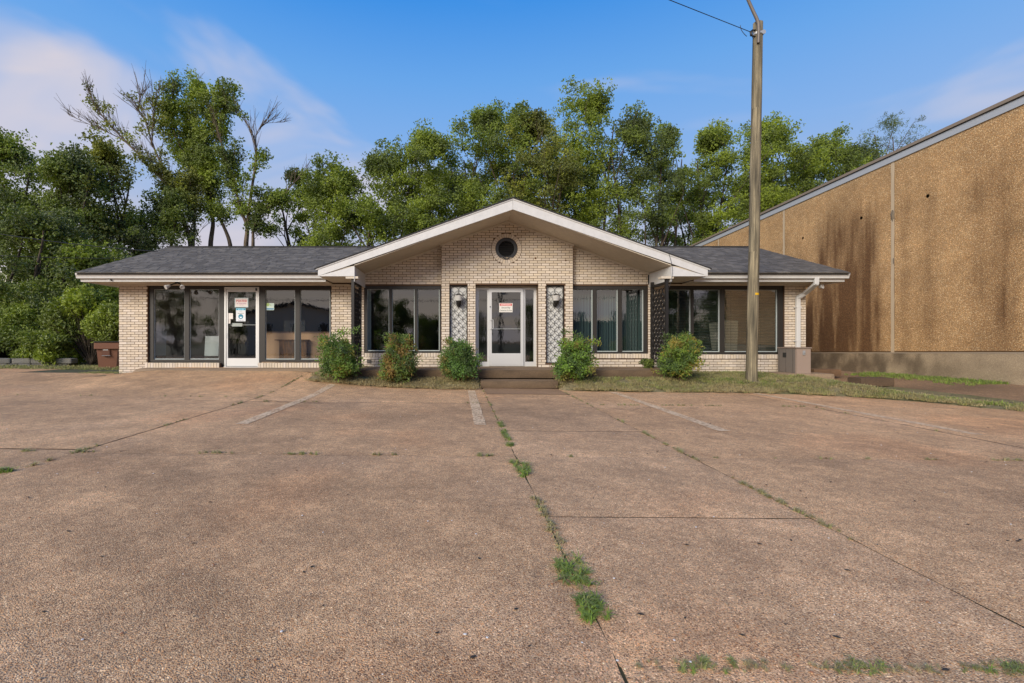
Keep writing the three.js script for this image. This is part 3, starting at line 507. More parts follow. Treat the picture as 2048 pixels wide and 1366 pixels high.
{
  const px0 = -2.85, px1 = 5.35, front = 11.58, back = 13.0;
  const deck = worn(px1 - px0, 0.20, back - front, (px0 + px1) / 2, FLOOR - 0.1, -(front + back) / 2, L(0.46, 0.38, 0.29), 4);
  const porch = thing('concrete_porch', 'low mottled concrete porch with faces darker than its top, under the front gable', 'porch');
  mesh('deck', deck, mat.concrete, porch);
  mesh('pale_top', gridSurface(90, 16, (u, v) => { const x = lerp(px0 + 0.01, px1 - 0.01, u), d = lerp(front + 0.02, back - 0.01, v), n = fbm(x * 1.5, d * 2, 3, 4); return [x, FLOOR + 0.003 - (v === 0 || u === 0 || u === 1 ? 0.012 : 0), -d, x, d, L(0.86 + n * 0.5, 0.72 + n * 0.45, 0.56 + n * 0.4)]; }), mat.concrete, porch);  // porch top laid as a paler sheet than the deck faces
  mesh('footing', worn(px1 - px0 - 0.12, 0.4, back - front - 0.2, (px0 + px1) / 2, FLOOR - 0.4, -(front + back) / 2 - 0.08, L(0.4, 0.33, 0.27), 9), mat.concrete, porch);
  solo('concrete_step', worn(1.76, 0.17, 0.5, 1.41, 0.315, -11.3, L(0.50, 0.42, 0.33), 15), mat.concrete, 'single concrete step below the porch in front of the entrance door', 'step').add(new THREE.Mesh(gridSurface(24, 6, (u, v) => { const x = lerp(0.54, 2.28, u), d = lerp(11.065, 11.54, v), n = fbm(x * 2, d * 3, 6, 3); return [x, 0.4035 - (v === 0 ? 0.01 : 0), -d, x, d, L(0.84 + n * 0.5, 0.70 + n * 0.4, 0.54 + n * 0.35)]; }), mat.concrete));  // step top gets a paler sheet than its faces too
  scene.children[scene.children.length - 1].children[0].name = 'pale_top';
  const patch = gridSurface(16, 6, (u, v) => { const x = lerp(0.585, 2.285, u), d = lerp(9.95, 11.25, v), n = fbm(x * 2, d * 2, 4, 3); return [x, lotY(x, d) + 0.007, -d, x, d, L(1.2 + n * 0.4, 0.93 + n * 0.35, 0.68 + n * 0.3)]; });
  structure('walk_pad', patch, mat.concrete);
}

// ---------------------------------------------------------------- warehouse on the right (its long wall runs away from the camera, plane x = 12)
const WX = 12;
{
  const g = thing('warehouse', 'tall warehouse with tan pebble-faced concrete wall panels and grey metal coping', 'building');
  const topY = d => 6.74 - 0.0245 * d, baseY = d => 1.3 - 0.0227 * d, joints = [4.45, 8.9, 13.35, 17.8, 22.25, 26.0];
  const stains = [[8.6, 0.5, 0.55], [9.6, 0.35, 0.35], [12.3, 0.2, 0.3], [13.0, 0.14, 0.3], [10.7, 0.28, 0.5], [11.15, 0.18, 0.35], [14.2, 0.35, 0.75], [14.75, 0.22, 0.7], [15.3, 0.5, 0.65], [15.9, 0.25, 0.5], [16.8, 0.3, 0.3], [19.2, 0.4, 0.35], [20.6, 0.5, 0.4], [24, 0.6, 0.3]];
  for (let k = 0; k < joints.length - 1; k++) {
    const d0 = joints[k] + 0.055, d1 = joints[k + 1] - 0.055;
    const f = gridSurface(70, 80, (u, v) => {
      const d = lerp(d0, d1, u), lo = baseY(d) + 0.035, hi = topY(d) - 0.16, y = lerp(lo, hi, v);
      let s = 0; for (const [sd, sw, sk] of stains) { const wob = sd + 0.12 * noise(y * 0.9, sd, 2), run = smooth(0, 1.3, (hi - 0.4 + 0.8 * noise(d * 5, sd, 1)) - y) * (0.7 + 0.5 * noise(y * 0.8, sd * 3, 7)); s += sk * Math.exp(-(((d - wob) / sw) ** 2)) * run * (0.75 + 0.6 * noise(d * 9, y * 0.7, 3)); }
      const low = smooth(0.1, 0.5, 0.38 + 1.3 * fbm(d * 3.2 + 3, y * 0.28, 2, 4)) * smooth(13.45, 13.9, d + 0.3 * noise(y * 1.5, d, 8)) * smooth(4.4, 1.8, y + 1.3 * noise(d * 3.1, y * 0.3, 5)) * 0.9;  // wall foot beside the office: stains and building shade coloured in as one tone
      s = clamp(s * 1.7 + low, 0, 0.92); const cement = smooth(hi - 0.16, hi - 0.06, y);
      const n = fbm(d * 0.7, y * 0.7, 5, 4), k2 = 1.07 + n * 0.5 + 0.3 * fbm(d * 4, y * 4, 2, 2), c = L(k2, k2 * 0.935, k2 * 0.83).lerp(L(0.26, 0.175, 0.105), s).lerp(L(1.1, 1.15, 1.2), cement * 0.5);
      return [WX, y, -d, d / 2.0, y / 2.0, c];
    });
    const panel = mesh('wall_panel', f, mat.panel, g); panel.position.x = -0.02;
    const jd = joints[k + 1], n = 26, js = gridSurface(2, n, (u, v) => { const y = lerp(baseY(jd), topY(jd) - 0.16, v), w = 0.052 + 0.012 * noise(y * 3, jd, 1); return [WX - 0.004 - 0.008 * noise(y * 5, u * 3, jd), y, -(jd + (u - 0.5) * 2 * w), u, y, L(1, 1, 1)]; });
    mesh('joint_sealant', js, M(lin(196, 176, 146), 0.85, { bumpMap: lumpTex, bumpScale: 0.008 }), panel);
  }
  { // gouged sealant lumps
    const R = rng(4), lump = (y, d, s) => { const h = new THREE.IcosahedronGeometry(s, 2), p = h.attributes.position; for (let i = 0; i < p.count; i++) { const k = 1 + 0.5 * noise(p.getX(i) * 30, p.getY(i) * 20, d); p.setXYZ(i, p.getX(i) * 0.35 * k, p.getY(i) * 2.1 * k, p.getZ(i) * 0.7 * k); } h.computeVertexNormals(); return h.translate(WX - 0.015, y, -d); };
    mesh('sealant_lump', lump(4.75, 13.35, 0.09), M(lin(120, 108, 90), 0.9), g); mesh('sealant_lump', lump(3.5, 13.32, 0.05), M(lin(120, 108, 90), 0.9), g);
    for (const [d, y] of [[xToD(1857), 0], [xToD(1724), 0], [xToD(1607), 0]].map(([d], i) => [d, [yAt(392, d), yAt(436, d), yAt(476, d)][i]])) mesh('tie_hole', new THREE.CylinderGeometry(0.05, 0.03, 0.012, 7).rotateZ(Math.PI / 2).translate(WX - 0.014, y, -d), M(L(0.06, 0.045, 0.03), 0.95), g);
  }
  const strip = (x0, x1, off0, off1, f, z0 = -26.1, z1 = -4.4) => { const b = new THREE.BoxGeometry(1, 1, 1, 1, 1, 1), p = b.attributes.position; for (let i = 0; i < p.count; i++) { const z = p.getZ(i) < 0 ? z0 : z1; p.setXYZ(i, p.getX(i) < 0 ? x0 : x1, f(-z) + (p.getY(i) < 0 ? off0 : off1), z); } b.computeVertexNormals(); return b; };
  const core = strip(WX + 0.012, WX + 18, -5.6, -0.12, topY, -26.05, -4.5); mesh('core_wall', core, M(lin(150, 122, 90), 0.9), g);
  mesh('coping', strip(WX - 0.05, WX + 0.2, -0.175, -0.005, topY), M(L(0.46, 0.49, 0.52), 0.55, { metalness: 0.2 }), g);
  mesh('cap_flashing', strip(WX - 0.09, WX + 0.35, 0.008, 0.085, topY), M(L(0.24, 0.195, 0.15), 0.7), g);
  mesh('cap_flashing', strip(WX - 0.075, WX + 0.2, -0.005, 0.008, topY), mat.felt, g);
  // footing wall
  const f = gridSurface(300, 24, (u, v) => { const d = lerp(4.42, 26, u), y = lerp(-0.2, baseY(d) - 0.02, v), n = fbm(d * 1.1, y * 2.4, 6, 4), m = fbm(d * 2.5 + 4, y * 1.2, 9, 4), farDark = smooth(0.0, 0.45, 0.22 + m + 0.1 * smooth(12, 15, d)) * smooth(10.5, 13.5, d + noise(y * 2, d, 3)); const c = L(1.5 + n * 0.7, 1.45 + n * 0.7, 1.25 + n * 0.6).lerp(L(0.35, 0.31, 0.25), clamp(farDark * 0.8)); return [WX - 0.05 - 0.006 * n, y, -d, d, y, c]; });  // footing turns darker in patches towards its far end
  mesh('footing', f, mat.concrete, g);
  mesh('footing_ledge', strip(WX - 0.052, WX + 0.05, -0.022, 0.006, baseY), mat.plainConcrete, g);
}
function xToD(p) { return FOCAL * WX / (p - CX); }

// ---------------------------------------------------------------- fixtures on the building
function sconce(xp, label, lit) {
  const d = 12.74, x = xAt(xp, d), y = yAt(604, d), t = thing('wall_sconce', label, 'wall lamp', [x, y, -d], 0, 'wall sconces flanking the entrance');
  mesh('back_plate', new THREE.LatheGeometry([[0, 0.03], [0.05, 0.026], [0.062, 0.012], [0.066, 0]].map(p => new THREE.Vector2(...p)), 20).rotateX(Math.PI / 2).translate(0, -0.05, -0.13), mat.iron, t);
  mesh('arm', tube([V(0, -0.05, -0.11), V(0, -0.075, -0.05), V(0, -0.045, -0.005), V(0, 0.02, 0)], 0.012, 7), mat.iron, t);
  mesh('holder', new THREE.LatheGeometry([[0, -0.1], [0.02, -0.09], [0.05, -0.05], [0.066, -0.01], [0.074, 0.03], [0.07, 0.034], [0, 0.03]].map(p => new THREE.Vector2(...p)), 18), mat.iron, t);
  mesh('glass_shade', new THREE.CylinderGeometry(0.118, 0.085, 0.14, 6, 1, true).translate(0, 0.105, 0), new THREE.MeshPhysicalMaterial({ color: L(0.80, 0.79, 0.76), roughness: 0.6, transmission: 0.35, thickness: 0, side: THREE.DoubleSide, bumpMap: grainTex, bumpScale: 0.01 }), t);
  mesh('cap_ring', new THREE.TorusGeometry(0.112, 0.008, 5, 6).rotateX(Math.PI / 2).translate(0, 0.177, 0), mat.iron, t);
  mesh('cap', new THREE.ConeGeometry(0.108, 0.05, 6).translate(0, 0.205, 0), mat.iron, t);
}
sconce(917.3, 'black carriage sconce with frosted shade, left of the entrance door');
sconce(1112, 'black carriage sconce with frosted shade, right of the entrance door');
{ // twin flood lamp under the left eave
  const d = 12.55, x = xAt(355, d), y = SOFFIT + 0.012, t = thing('flood_light', 'twin-headed black security flood light under the left eave', 'flood light', [x, y, -d]);
  mesh('base', new THREE.CylinderGeometry(0.05, 0.055, 0.03, 16).translate(0, -0.016, 0), mat.iron, t);
  for (const s of [-1, 1]) {
    mesh('arm', tube([V(s * 0.02, -0.03, 0), V(s * 0.09, -0.05, 0.03), V(s * 0.15, -0.085, 0.06)], 0.018, 7), mat.iron, t);
    const h = mesh('lamp_head', new THREE.LatheGeometry([[0, 0], [0.03, 0.004], [0.035, 0.04], [0.055, 0.11], [0.058, 0.135], [0.05, 0.14], [0, 0.128]].map(p => new THREE.Vector2(...p)), 18), M(L(0.45, 0.44, 0.42), 0.4), t); h.position.set(s * 0.15, -0.085, 0.06); h.rotation.set(2.2, 0, -s * 0.5);
  }
}
{ // small flood lamp behind the downspout at the right end
  const t = thing('eave_lamp', 'round white lamp head under the right end of the eave', 'flood light', [xAt(1638, 12.6), SOFFIT + 0.012, -12.6]);
  mesh('arm', tube([V(0, 0, 0), V(0, -0.05, 0.02), V(0.02, -0.09, 0.05)], 0.016, 6), mat.white, t);
  const h = mesh('lamp_head', new THREE.LatheGeometry([[0, -0.09], [0.03, -0.085], [0.05, -0.03], [0.065, 0.0], [0.06, 0.006], [0, 0.0]].map(p => new THREE.Vector2(...p)), 18), mat.white, t); h.position.set(0.025, -0.11, 0.09); h.rotation.set(1.35, 0, -0.4);
}
{ const x = xAt(220, 12.3), c = thing('eave_bracket', 'small grey bracket screwed to the left end of the white eave fascia', 'bracket', [x, 2.86, -12.33]); mesh('plate', box(-0.05, 0.05, -0.02, 0.02, 0, 0.012), mat.galv, c); mesh('knob', new THREE.CylinderGeometry(0.014, 0.018, 0.05, 10).rotateX(Math.PI / 2).translate(0.02, 0, 0.035), mat.iron, c); }
{ const x0 = x13(734), x1 = x13(742.5), y0 = y13(726.5), y1 = y13(719.5), t = thing('foundation_vent', 'small dark scrolled foundation vent in the brick below the left gable window', 'vent', [x0, y0, -12.998]); mesh('plate', box(0, x1 - x0, 0, y1 - y0, 0, 0.008), M(L(0.05, 0.045, 0.04), 0.7), t); const l = []; for (let i = 0; i < 4; i++) l.push(new THREE.TorusGeometry(0.024, 0.005, 4, 12).translate(0.02 + i * 0.025, (y1 - y0) / 2, 0.011)); mesh('scroll_grille', merge(l), M(L(0.2, 0.18, 0.16), 0.7), t); }
// notices on the glass
function notice(name, w, h, x, y, z, label, draw) {
  const cw = 256, ch = Math.round(256 * h / w), cv = document.createElement('canvas'); cv.width = cw; cv.height = ch; const c = cv.getContext('2d'); draw(c, cw, ch);
  const t = new THREE.CanvasTexture(cv); t.colorSpace = THREE.SRGBColorSpace;
  const g = thing(name, label, 'notice', [x, y - h / 2, z]);
  mesh('sheet', new THREE.PlaneGeometry(w, h).translate(0, h / 2, 0.0035), M(L(1, 1, 1), 0.6, { map: t }), g);
  mesh('backing', box(-w / 2, w / 2, 0, h, 0, 0.0025), M(L(0.6, 0.6, 0.58), 0.8), g);
}
const text = (c, s, x, y, size, col, font = 'bold', max) => { c.fillStyle = col; c.font = `${font} ${size}px sans-serif`; c.textAlign = 'center'; c.textBaseline = 'middle'; c.fillText(s, x, y, max); };
{
  const d = 13.07, X = p => xAt(p, d), Y = p => yAt(p, d), z = -d - 0.026;
  notice('posted_sign', X(495.7) - X(468.6), Y(595.5) - Y(614.5), X(482.2), Y(605), z, 'white POSTED sign with red letters on the left glass door', (c, w, h) => { c.fillStyle = '#b9cfd2'; c.fillRect(0, 0, w, h); c.fillStyle = '#e6dedb'; c.fillRect(12, 12, w - 24, h - 24); text(c, 'POSTED', w / 2, h * 0.33, 58, '#c8283c', 'bold', w - 50); text(c, 'NO TRESPASSING', w / 2, h * 0.62, 22, '#a2588c'); text(c, 'KEEP OUT', w / 2, h * 0.77, 17, '#b58a9c'); });
  notice('mask_sign', X(490.3) - X(471.2), Y(616.3) - Y(642.5), X(480.8), Y(629.4), z, 'white and teal face mask notice on the left glass door', (c, w, h) => { c.fillStyle = '#d7dce0'; c.fillRect(0, 0, w, h); c.fillStyle = '#7cc3dc'; c.fillRect(0, 0, w, h * 0.16); c.fillStyle = '#166a86'; for (const x of [0.13, 0.87]) { c.beginPath(); c.arc(w * x, h * 0.085, 17, 0, 7); c.fill(); } text(c, 'STOP', w / 2, h * 0.085, 34, '#2a7f9c'); text(c, 'MASKS', w / 2, h * 0.225, 24, '#8b9aa0'); text(c, 'REQUIRED', w / 2, h * 0.40, 34, '#66747a'); c.fillStyle = '#1f7f9f'; c.beginPath(); c.arc(w / 2, h * 0.64, 62, 0, 7); c.fill(); c.strokeStyle = '#104f66'; c.lineWidth = 5; c.stroke(); c.fillStyle = '#d7e6ec'; c.beginPath(); c.moveTo(w / 2 - 34, h * 0.65); c.lineTo(w / 2 + 34, h * 0.65); c.lineTo(w / 2 + 24, h * 0.74); c.lineTo(w / 2, h * 0.765); c.lineTo(w / 2 - 24, h * 0.74); c.fill(); text(c, 'Thank You', w / 2, h * 0.92, 30, '#6c6d90'); });
  notice('paper_note', X(465) - X(453.3), Y(626.3) - Y(638), X(459.2), Y(632.1), z, 'small square paper note on the left glass door', (c, w, h) => { c.fillStyle = '#dcd6d0'; c.fillRect(0, 0, w, h); c.strokeStyle = '#8b8782'; c.lineWidth = 4; c.beginPath(); c.moveTo(60, 150); c.lineTo(120, 130); c.lineTo(150, 60); c.lineTo(195, 120); c.lineTo(140, 160); c.stroke(); });
  notice('paper_note', X(460) - X(454.2), Y(638.2) - Y(647), X(457.2), Y(642.6), z, 'narrow paper slip just above the push bar of the left glass door', (c, w, h) => { c.fillStyle = '#d5cec8'; c.fillRect(0, 0, w, h); c.fillStyle = '#9b958e'; c.fillRect(110, 60, 36, 200); });
  notice('window_sticker', X(547) - X(529), Y(606) - Y(620), X(538), Y(613), -13.06 - 0.09 * 0.62 + 0.002, 'green and blue sticker in the window right of the left glass door', (c, w, h) => { c.fillStyle = '#c4d8ce'; c.fillRect(0, 0, w, h); c.fillStyle = '#a9c07a'; c.fillRect(0, 0, w * 0.45, h * 0.45); c.fillStyle = '#7d9a3c'; for (let i = 0; i < 9; i++) c.fillRect(18 + i * 17, 28 + (i % 3) * 16, 22, 12); c.fillStyle = '#2f78a6'; c.fillRect(10, h * 0.74, w - 20, h * 0.18); });
  const e = 13.1;
  notice('warning_sign', xAt(1025, e) - xAt(997.7, e), yAt(606.3, e) - yAt(625, e), xAt(1011.4, e), yAt(615.6, e), -e + 0.042, 'white and red WARNING sign on the entrance door', (c, w, h) => { c.fillStyle = '#dad6cf'; c.fillRect(0, 0, w, h); c.fillStyle = '#c05a58'; c.fillRect(14, 10, w - 28, h * 0.25); text(c, 'WARNING', w / 2, h * 0.19, 38, '#f0d0cc'); text(c, 'Security', w / 2, h * 0.50, 42, '#5c6058', 'bold', w - 40); text(c, 'Cameras In Use', w / 2, h * 0.79, 40, '#5c6058', 'bold', w - 30); c.strokeStyle = '#8d8a84'; c.lineWidth = 4; c.strokeRect(2, 2, w - 4, h - 4); });
}

for (const [p, q, r] of [[1071, 516.5, 0.024], [1131.5, 521, 0.018]]) mesh('rusty_anchor', new THREE.CylinderGeometry(r, r * 1.2, 0.012, 9).rotateX(Math.PI / 2).translate(xAt(p, 12.8), yAt(q, 12.8), -12.795), M(lin(92, 62, 36), 0.9), office);
// ---------------------------------------------------------------- seen through the glass
{
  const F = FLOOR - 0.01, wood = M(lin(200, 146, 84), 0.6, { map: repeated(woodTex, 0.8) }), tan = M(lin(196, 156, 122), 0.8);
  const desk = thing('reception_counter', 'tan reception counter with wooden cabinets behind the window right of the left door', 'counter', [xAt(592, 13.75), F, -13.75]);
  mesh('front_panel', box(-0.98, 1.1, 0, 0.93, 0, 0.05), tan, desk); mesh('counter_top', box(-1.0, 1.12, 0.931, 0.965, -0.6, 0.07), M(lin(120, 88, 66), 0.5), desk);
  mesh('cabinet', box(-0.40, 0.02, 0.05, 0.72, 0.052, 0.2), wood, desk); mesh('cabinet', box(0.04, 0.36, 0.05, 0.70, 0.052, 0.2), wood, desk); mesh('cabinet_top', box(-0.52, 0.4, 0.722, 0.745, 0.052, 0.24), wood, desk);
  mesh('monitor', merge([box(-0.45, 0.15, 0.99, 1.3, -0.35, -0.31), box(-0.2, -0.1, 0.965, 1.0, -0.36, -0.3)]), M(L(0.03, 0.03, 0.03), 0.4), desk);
  const board = (name, px0, px1, py0, py1, d, col, label, tilt = 0) => { const w = xAt(px1, d) - xAt(px0, d), h = yAt(py0, d) - yAt(py1, d); const t = thing(name, label, 'board', [xAt((px0 + px1) / 2, d), yAt(py1, d), -d]); mesh('sheet', new RoundedBoxGeometry(w, h, 0.025, 2, 0.008).translate(0, h / 2, 0).rotateZ(tilt).rotateX(-0.08), M(col, 0.7), t); mesh('foot', box(-w / 2, w / 2, F - yAt(py1, d), 0, -0.03, 0.02), mat.roomFloor, t); };
  board('white_board', 309, 331, 662, 711, 14.0, L(0.55, 0.58, 0.58), 'white board standing behind the leftmost window pane');
  board('white_board', 409, 437, 672, 712, 14.0, L(0.55, 0.58, 0.58), 'white board standing behind the second pane, beside the left door');
  board('door_slab', 1424, 1446, 645, 700, 13.6, L(0.55, 0.52, 0.42), 'cream door slab leaning behind the blinds of the right wing window', 0.08);
  board('door_slab', 1447, 1474, 640, 700, 13.7, L(0.52, 0.50, 0.40), 'wider cream door slab leaning behind the blinds, right of its twin', -0.08);
  // curtains in the right gable window
  for (const [a, b, lab] of [[1146, 1196, 'left'], [1198, 1242, 'middle'], [1243, 1290, 'right']]) {
    const x0 = xAt(a, 13.35), x1 = xAt(b, 13.35), g = gridSurface(60, 2, (u, v) => [lerp(x0, x1, u), lerp(F + 0.3, 2.7, v), -13.35 + 0.035 * Math.sin(u * 52) + 0.02 * Math.sin(u * 23 + 1), u, v]);
    solo('curtain', g, M(L(0.05, 0.085, 0.085), 0.9, { side: THREE.DoubleSide }), `teal pleated curtain behind the ${lab} pane of the right gable window`, 'curtain', 'teal curtains');
  }
  const c0 = xAt(735.5, 13.2), c1 = xAt(742, 13.2);
  solo('curtain', gridSurface(14, 2, (u, v) => [lerp(c0, c1, u), lerp(F + 0.45, 2.7, v), -13.2 + 0.02 * Math.sin(u * 18), u, v]), M(L(0.5, 0.56, 0.55), 0.9, { side: THREE.DoubleSide }), 'narrow pale curtain edge at the left of the left gable window', 'curtain');
  // venetian blinds in the right wing
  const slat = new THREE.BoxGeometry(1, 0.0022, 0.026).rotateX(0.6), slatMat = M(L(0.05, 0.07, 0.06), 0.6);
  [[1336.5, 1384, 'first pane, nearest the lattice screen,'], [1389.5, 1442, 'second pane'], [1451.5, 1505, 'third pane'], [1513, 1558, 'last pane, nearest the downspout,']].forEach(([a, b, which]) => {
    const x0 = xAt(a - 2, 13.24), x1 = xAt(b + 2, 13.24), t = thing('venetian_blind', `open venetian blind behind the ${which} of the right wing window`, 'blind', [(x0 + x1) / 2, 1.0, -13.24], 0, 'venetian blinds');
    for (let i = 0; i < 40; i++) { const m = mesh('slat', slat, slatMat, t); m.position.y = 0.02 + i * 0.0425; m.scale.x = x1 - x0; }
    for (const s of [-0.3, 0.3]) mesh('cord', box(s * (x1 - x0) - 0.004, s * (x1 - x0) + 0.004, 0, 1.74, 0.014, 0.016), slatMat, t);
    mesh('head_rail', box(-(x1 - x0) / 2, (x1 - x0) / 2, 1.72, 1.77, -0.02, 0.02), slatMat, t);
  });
}

// ---------------------------------------------------------------- poles and wires
function utilityPole(label, x, d, base, h, r0, r1, lean, seed, arms) {
  const t = thing('utility_pole', label, 'utility pole', [x, base, -d]), pts = [], rad = [];
  for (let i = 0; i <= 24; i++) { const k = i / 24; pts.push(V(lean * k + 0.012 * noise(k * 4, seed, 1), -0.3 + (h + 0.3) * k, 0.012 * noise(k * 4, seed, 5))); rad.push(lerp(r0, r1, k) * (1 + 0.035 * noise(k * 9, seed, 3))); }
  mesh('shaft', tube(pts, rad, 18), mat.pole, t);
  if (arms) arms(t, h, lean); return t;
}
{
  const d = 11.3, base = bedY(xAt(1503, d), d) - 0.03, h = yAt(46, d) - base, lean = xAt(1516, d) - xAt(1502.5, d);
  const t = utilityPole('weathered wooden light pole standing in front of the right wing', xAt(1502.5, d), d, base, h, 0.122, 0.102, lean, 3, (t, h, lean) => {
    const P = (p, q, dz = 0.12) => V(xAt(p, d) - xAt(1502.5, d), yAt(q, d) - base, dz);
    mesh('lamp_arm', tube([P(1510, 92), P(1511, 68), P(1510.5, 54), P(1507, 44), P(1499, 27), P(1486, -2), P(1464, -46, 0.3), P(1440, -84, 0.8)], [0.03, 0.032, 0.036, 0.036, 0.034, 0.032, 0.03, 0.028], 10), M(L(0.17, 0.145, 0.125), 0.55, { metalness: 0.2 }), t);
    mesh('lamp_head', new THREE.SphereGeometry(0.2, 18, 10).scale(0.8, 0.45, 1.5).translate(...P(1433, -92, 1.0).toArray()), mat.galv, t);
    mesh('pole_band', new THREE.CylinderGeometry(0.115, 0.115, 0.05, 18, 1, true).translate(lean * 0.985, h - 0.27, 0.0), mat.galv, t);
    mesh('band_plate', new THREE.CylinderGeometry(0.05, 0.05, 0.02, 14).rotateX(Math.PI / 2).translate(...P(1521, 70, 0.115).toArray()), mat.galv, t);
    mesh('insulator_bracket', tube([P(1509, 63, 0.05), P(1502, 63, 0.05), P(1498, 66, 0.05), P(1499, 74, 0.05), P(1509, 76, 0.05)], 0.016, 6), mat.iron, t);
    mesh('insulator', new THREE.LatheGeometry([[0, -0.05], [0.03, -0.045], [0.022, -0.01], [0.022, 0.01], [0.03, 0.045], [0, 0.05]].map(p => new THREE.Vector2(...p)), 12).translate(...P(1500, 70, 0.05).toArray()), mat.iron, t);
    mesh('bolt', bar(P(1507, 66, 0.0), P(1529.5, 66, 0.0), 0.012), mat.iron, t);
    const ty = yAt(588.5, d) - base, tx = lean * (ty / h); mesh('yellow_tag', new THREE.CylinderGeometry(0.121, 0.121, 0.05, 10, 1, true, -0.15, 1.05).translate(tx, ty, 0), M(lin(222, 176, 30), 0.5, { side: THREE.DoubleSide }), t);
  });
}
function wire(label, a, b, sag, r, wob = 0) { const pts = []; for (let i = 0; i <= 60; i++) { const k = i / 60; pts.push(a.clone().lerp(b, k).add(V(0, -sag * 4 * k * (1 - k) + wob * noise(k * 60, 1, 1), wob * noise(k * 60, 4, 2)))); } return solo('overhead_wire', tube(pts, r, 5), mat.wire, label, 'wire'); }
{
  const a = V(xAt(1497, 11.3), yAt(66, 11.3), -11.25), dir = V(-5.35, -0.78, 3.3);
  wire('twisted overhead wire running up left from the top of the light pole', a, a.clone().add(dir.clone().multiplyScalar(5)), 0, 0.008, 0.05);
  const w = []; for (let i = 0; i <= 10; i++) { const k = i / 10; w.push(V(lerp(xAt(1473, 11.2), xAt(1486, 11.2), k), lerp(yAt(59, 11.2), yAt(81, 11.2), Math.sqrt(k)), -11.05)); }
  solo('loose_wire_end', tube(w, 0.007, 5), mat.wire, 'short loose wire end dangling beside the light pole bracket', 'wire');
  const e = V(-21, 4.55, 5.2);
  utilityPole('wooden utility pole out to the left of the lot that carries the light pole wire', -21, -5.2, lotY(-16, -5) - 0.04, 4.6, 0.13, 0.11, 0, 9);
  wire('black service cable crossing the trees to the left end of the roof', V(-9.4, 4.12, -15.2), V(-22, 6.4, -15.6), 0.35, 0.013);
  wire('thin lower cable sagging through the trees at the far left', V(-9.5, 3.95, -15.3), V(-22, 4.9, -15.8), 0.3, 0.008);
  const c = []; for (let i = 0; i <= 14; i++) { const k = i / 14; c.push(V(lerp(5.05, 5.14, Math.sin(k * 3)), lerp(3.42, 2.6, k), -11.6 + 0.0 * k)); }
  solo('hanging_cable', tube(c, 0.005, 5), mat.wire, 'thin black cable hanging over the right end of the gable', 'wire');
}

// ---------------------------------------------------------------- ground objects
{ // wheeled bin
  const d = 15.6, x = xAt(219, d), y = lotY(x, d) - 0.02, t = thing('wheeled_bin', 'brown wheeled refuse bin half hidden behind the left brick corner', 'refuse bin', [x, y, -d], 0.42), br = M(lin(122, 82, 62), 0.6), dk = M(lin(46, 36, 32), 0.6);
  const body = new THREE.CylinderGeometry(0.5, 0.4, 0.76, 4, 1).rotateY(Math.PI / 4).scale(0.82, 1, 0.9).translate(0, 0.41, 0); body.computeVertexNormals();
  mesh('body', body.toNonIndexed(), br, t).geometry.computeVertexNormals();
  mesh('rim', new RoundedBoxGeometry(0.66, 0.2, 0.72, 2, 0.015).translate(0, 0.72, 0.01), br, t);
  mesh('lid', new RoundedBoxGeometry(0.68, 0.035, 0.76, 2, 0.015).translate(0, 0.842, 0.01), dk, t);
  mesh('lift_recess', box(-0.13, 0.07, 0.42, 0.66, 0.31, 0.335), M(lin(104, 68, 52), 0.7), t);
  mesh('lift_bar', bar(V(-0.13, 0.41, 0.35), V(0.09, 0.41, 0.35), 0.012), mat.galv, t);
  mesh('label_plate', box(-0.10, 0.03, 0.58, 0.615, 0.336, 0.339), M(L(0.6, 0.58, 0.55), 0.6), t);
  mesh('emblem', new THREE.CylinderGeometry(0.055, 0.055, 0.006, 18).rotateZ(Math.PI / 2).translate(0.333, 0.72, 0.0), M(lin(150, 118, 100), 0.6), t);
  for (const s of [-1, 1]) { const w = mesh('wheel', new THREE.CylinderGeometry(0.12, 0.12, 0.05, 20).rotateZ(Math.PI / 2).translate(s * 0.3, 0.12, -0.28), dk, t); mesh('hub', new THREE.CylinderGeometry(0.05, 0.05, 0.056, 12).rotateZ(Math.PI / 2).translate(s * 0.3, 0.12, -0.28), br, w); }
}
{ // outdoor equipment cabinet
  const x0 = xAt(1593, 12.15), x1 = xAt(1622, 12.15), z0 = -12.15, z1 = -12.85, y0 = 0.50, y1 = yAt(697, 12.15), t = thing('equipment_cabinet', 'taupe metal equipment cabinet at the foot of the downspout', 'equipment cabinet', [x0, y0, z0]);
  const w = x1 - x0, h = y1 - y0, l = z0 - z1, tp = M(lin(150, 132, 120), 0.5), gr = M(lin(112, 104, 98), 0.5);
  mesh('housing', box(0.004, w - 0.004, 0, h, -l + 0.004, -0.004), tp, t);
  mesh('lid', new RoundedBoxGeometry(w + 0.04, 0.03, l + 0.04, 2, 0.008).translate(w / 2, h + 0.014, -l / 2), M(lin(138, 122, 110), 0.5), t);
  const p = mesh('side_panel', box(-0.006, 0.003, 0.01, h - 0.01, -l + 0.01, -0.05), gr, t);
  mesh('vent', box(-0.012, -0.0062, h * 0.62, h * 0.82, -0.50, -0.37), M(L(0.02, 0.02, 0.02), 0.7), p);
  for (let i = 0; i < 3; i++) mesh('seam', box(-0.0105, -0.0062, 0.012, h - 0.012, -0.13 - i * 0.26, -0.122 - i * 0.26), M(lin(80, 74, 70), 0.6), p);
  mesh('latch', merge([box(w * 0.42, w * 0.58, h - 0.16, h - 0.05, 0, 0.018), new THREE.CylinderGeometry(0.02, 0.02, 0.03, 12).rotateX(Math.PI / 2).translate(w * 0.5, h - 0.1, 0.022)]), mat.galv, t);
  solo('concrete_pad', worn(1.12, 0.2, 1.0, x0 + 0.25, 0.40, -12.47, L(1.1, 1.0, 0.88), 21), mat.concrete, 'flat concrete pad under the equipment cabinet', 'pad');
}
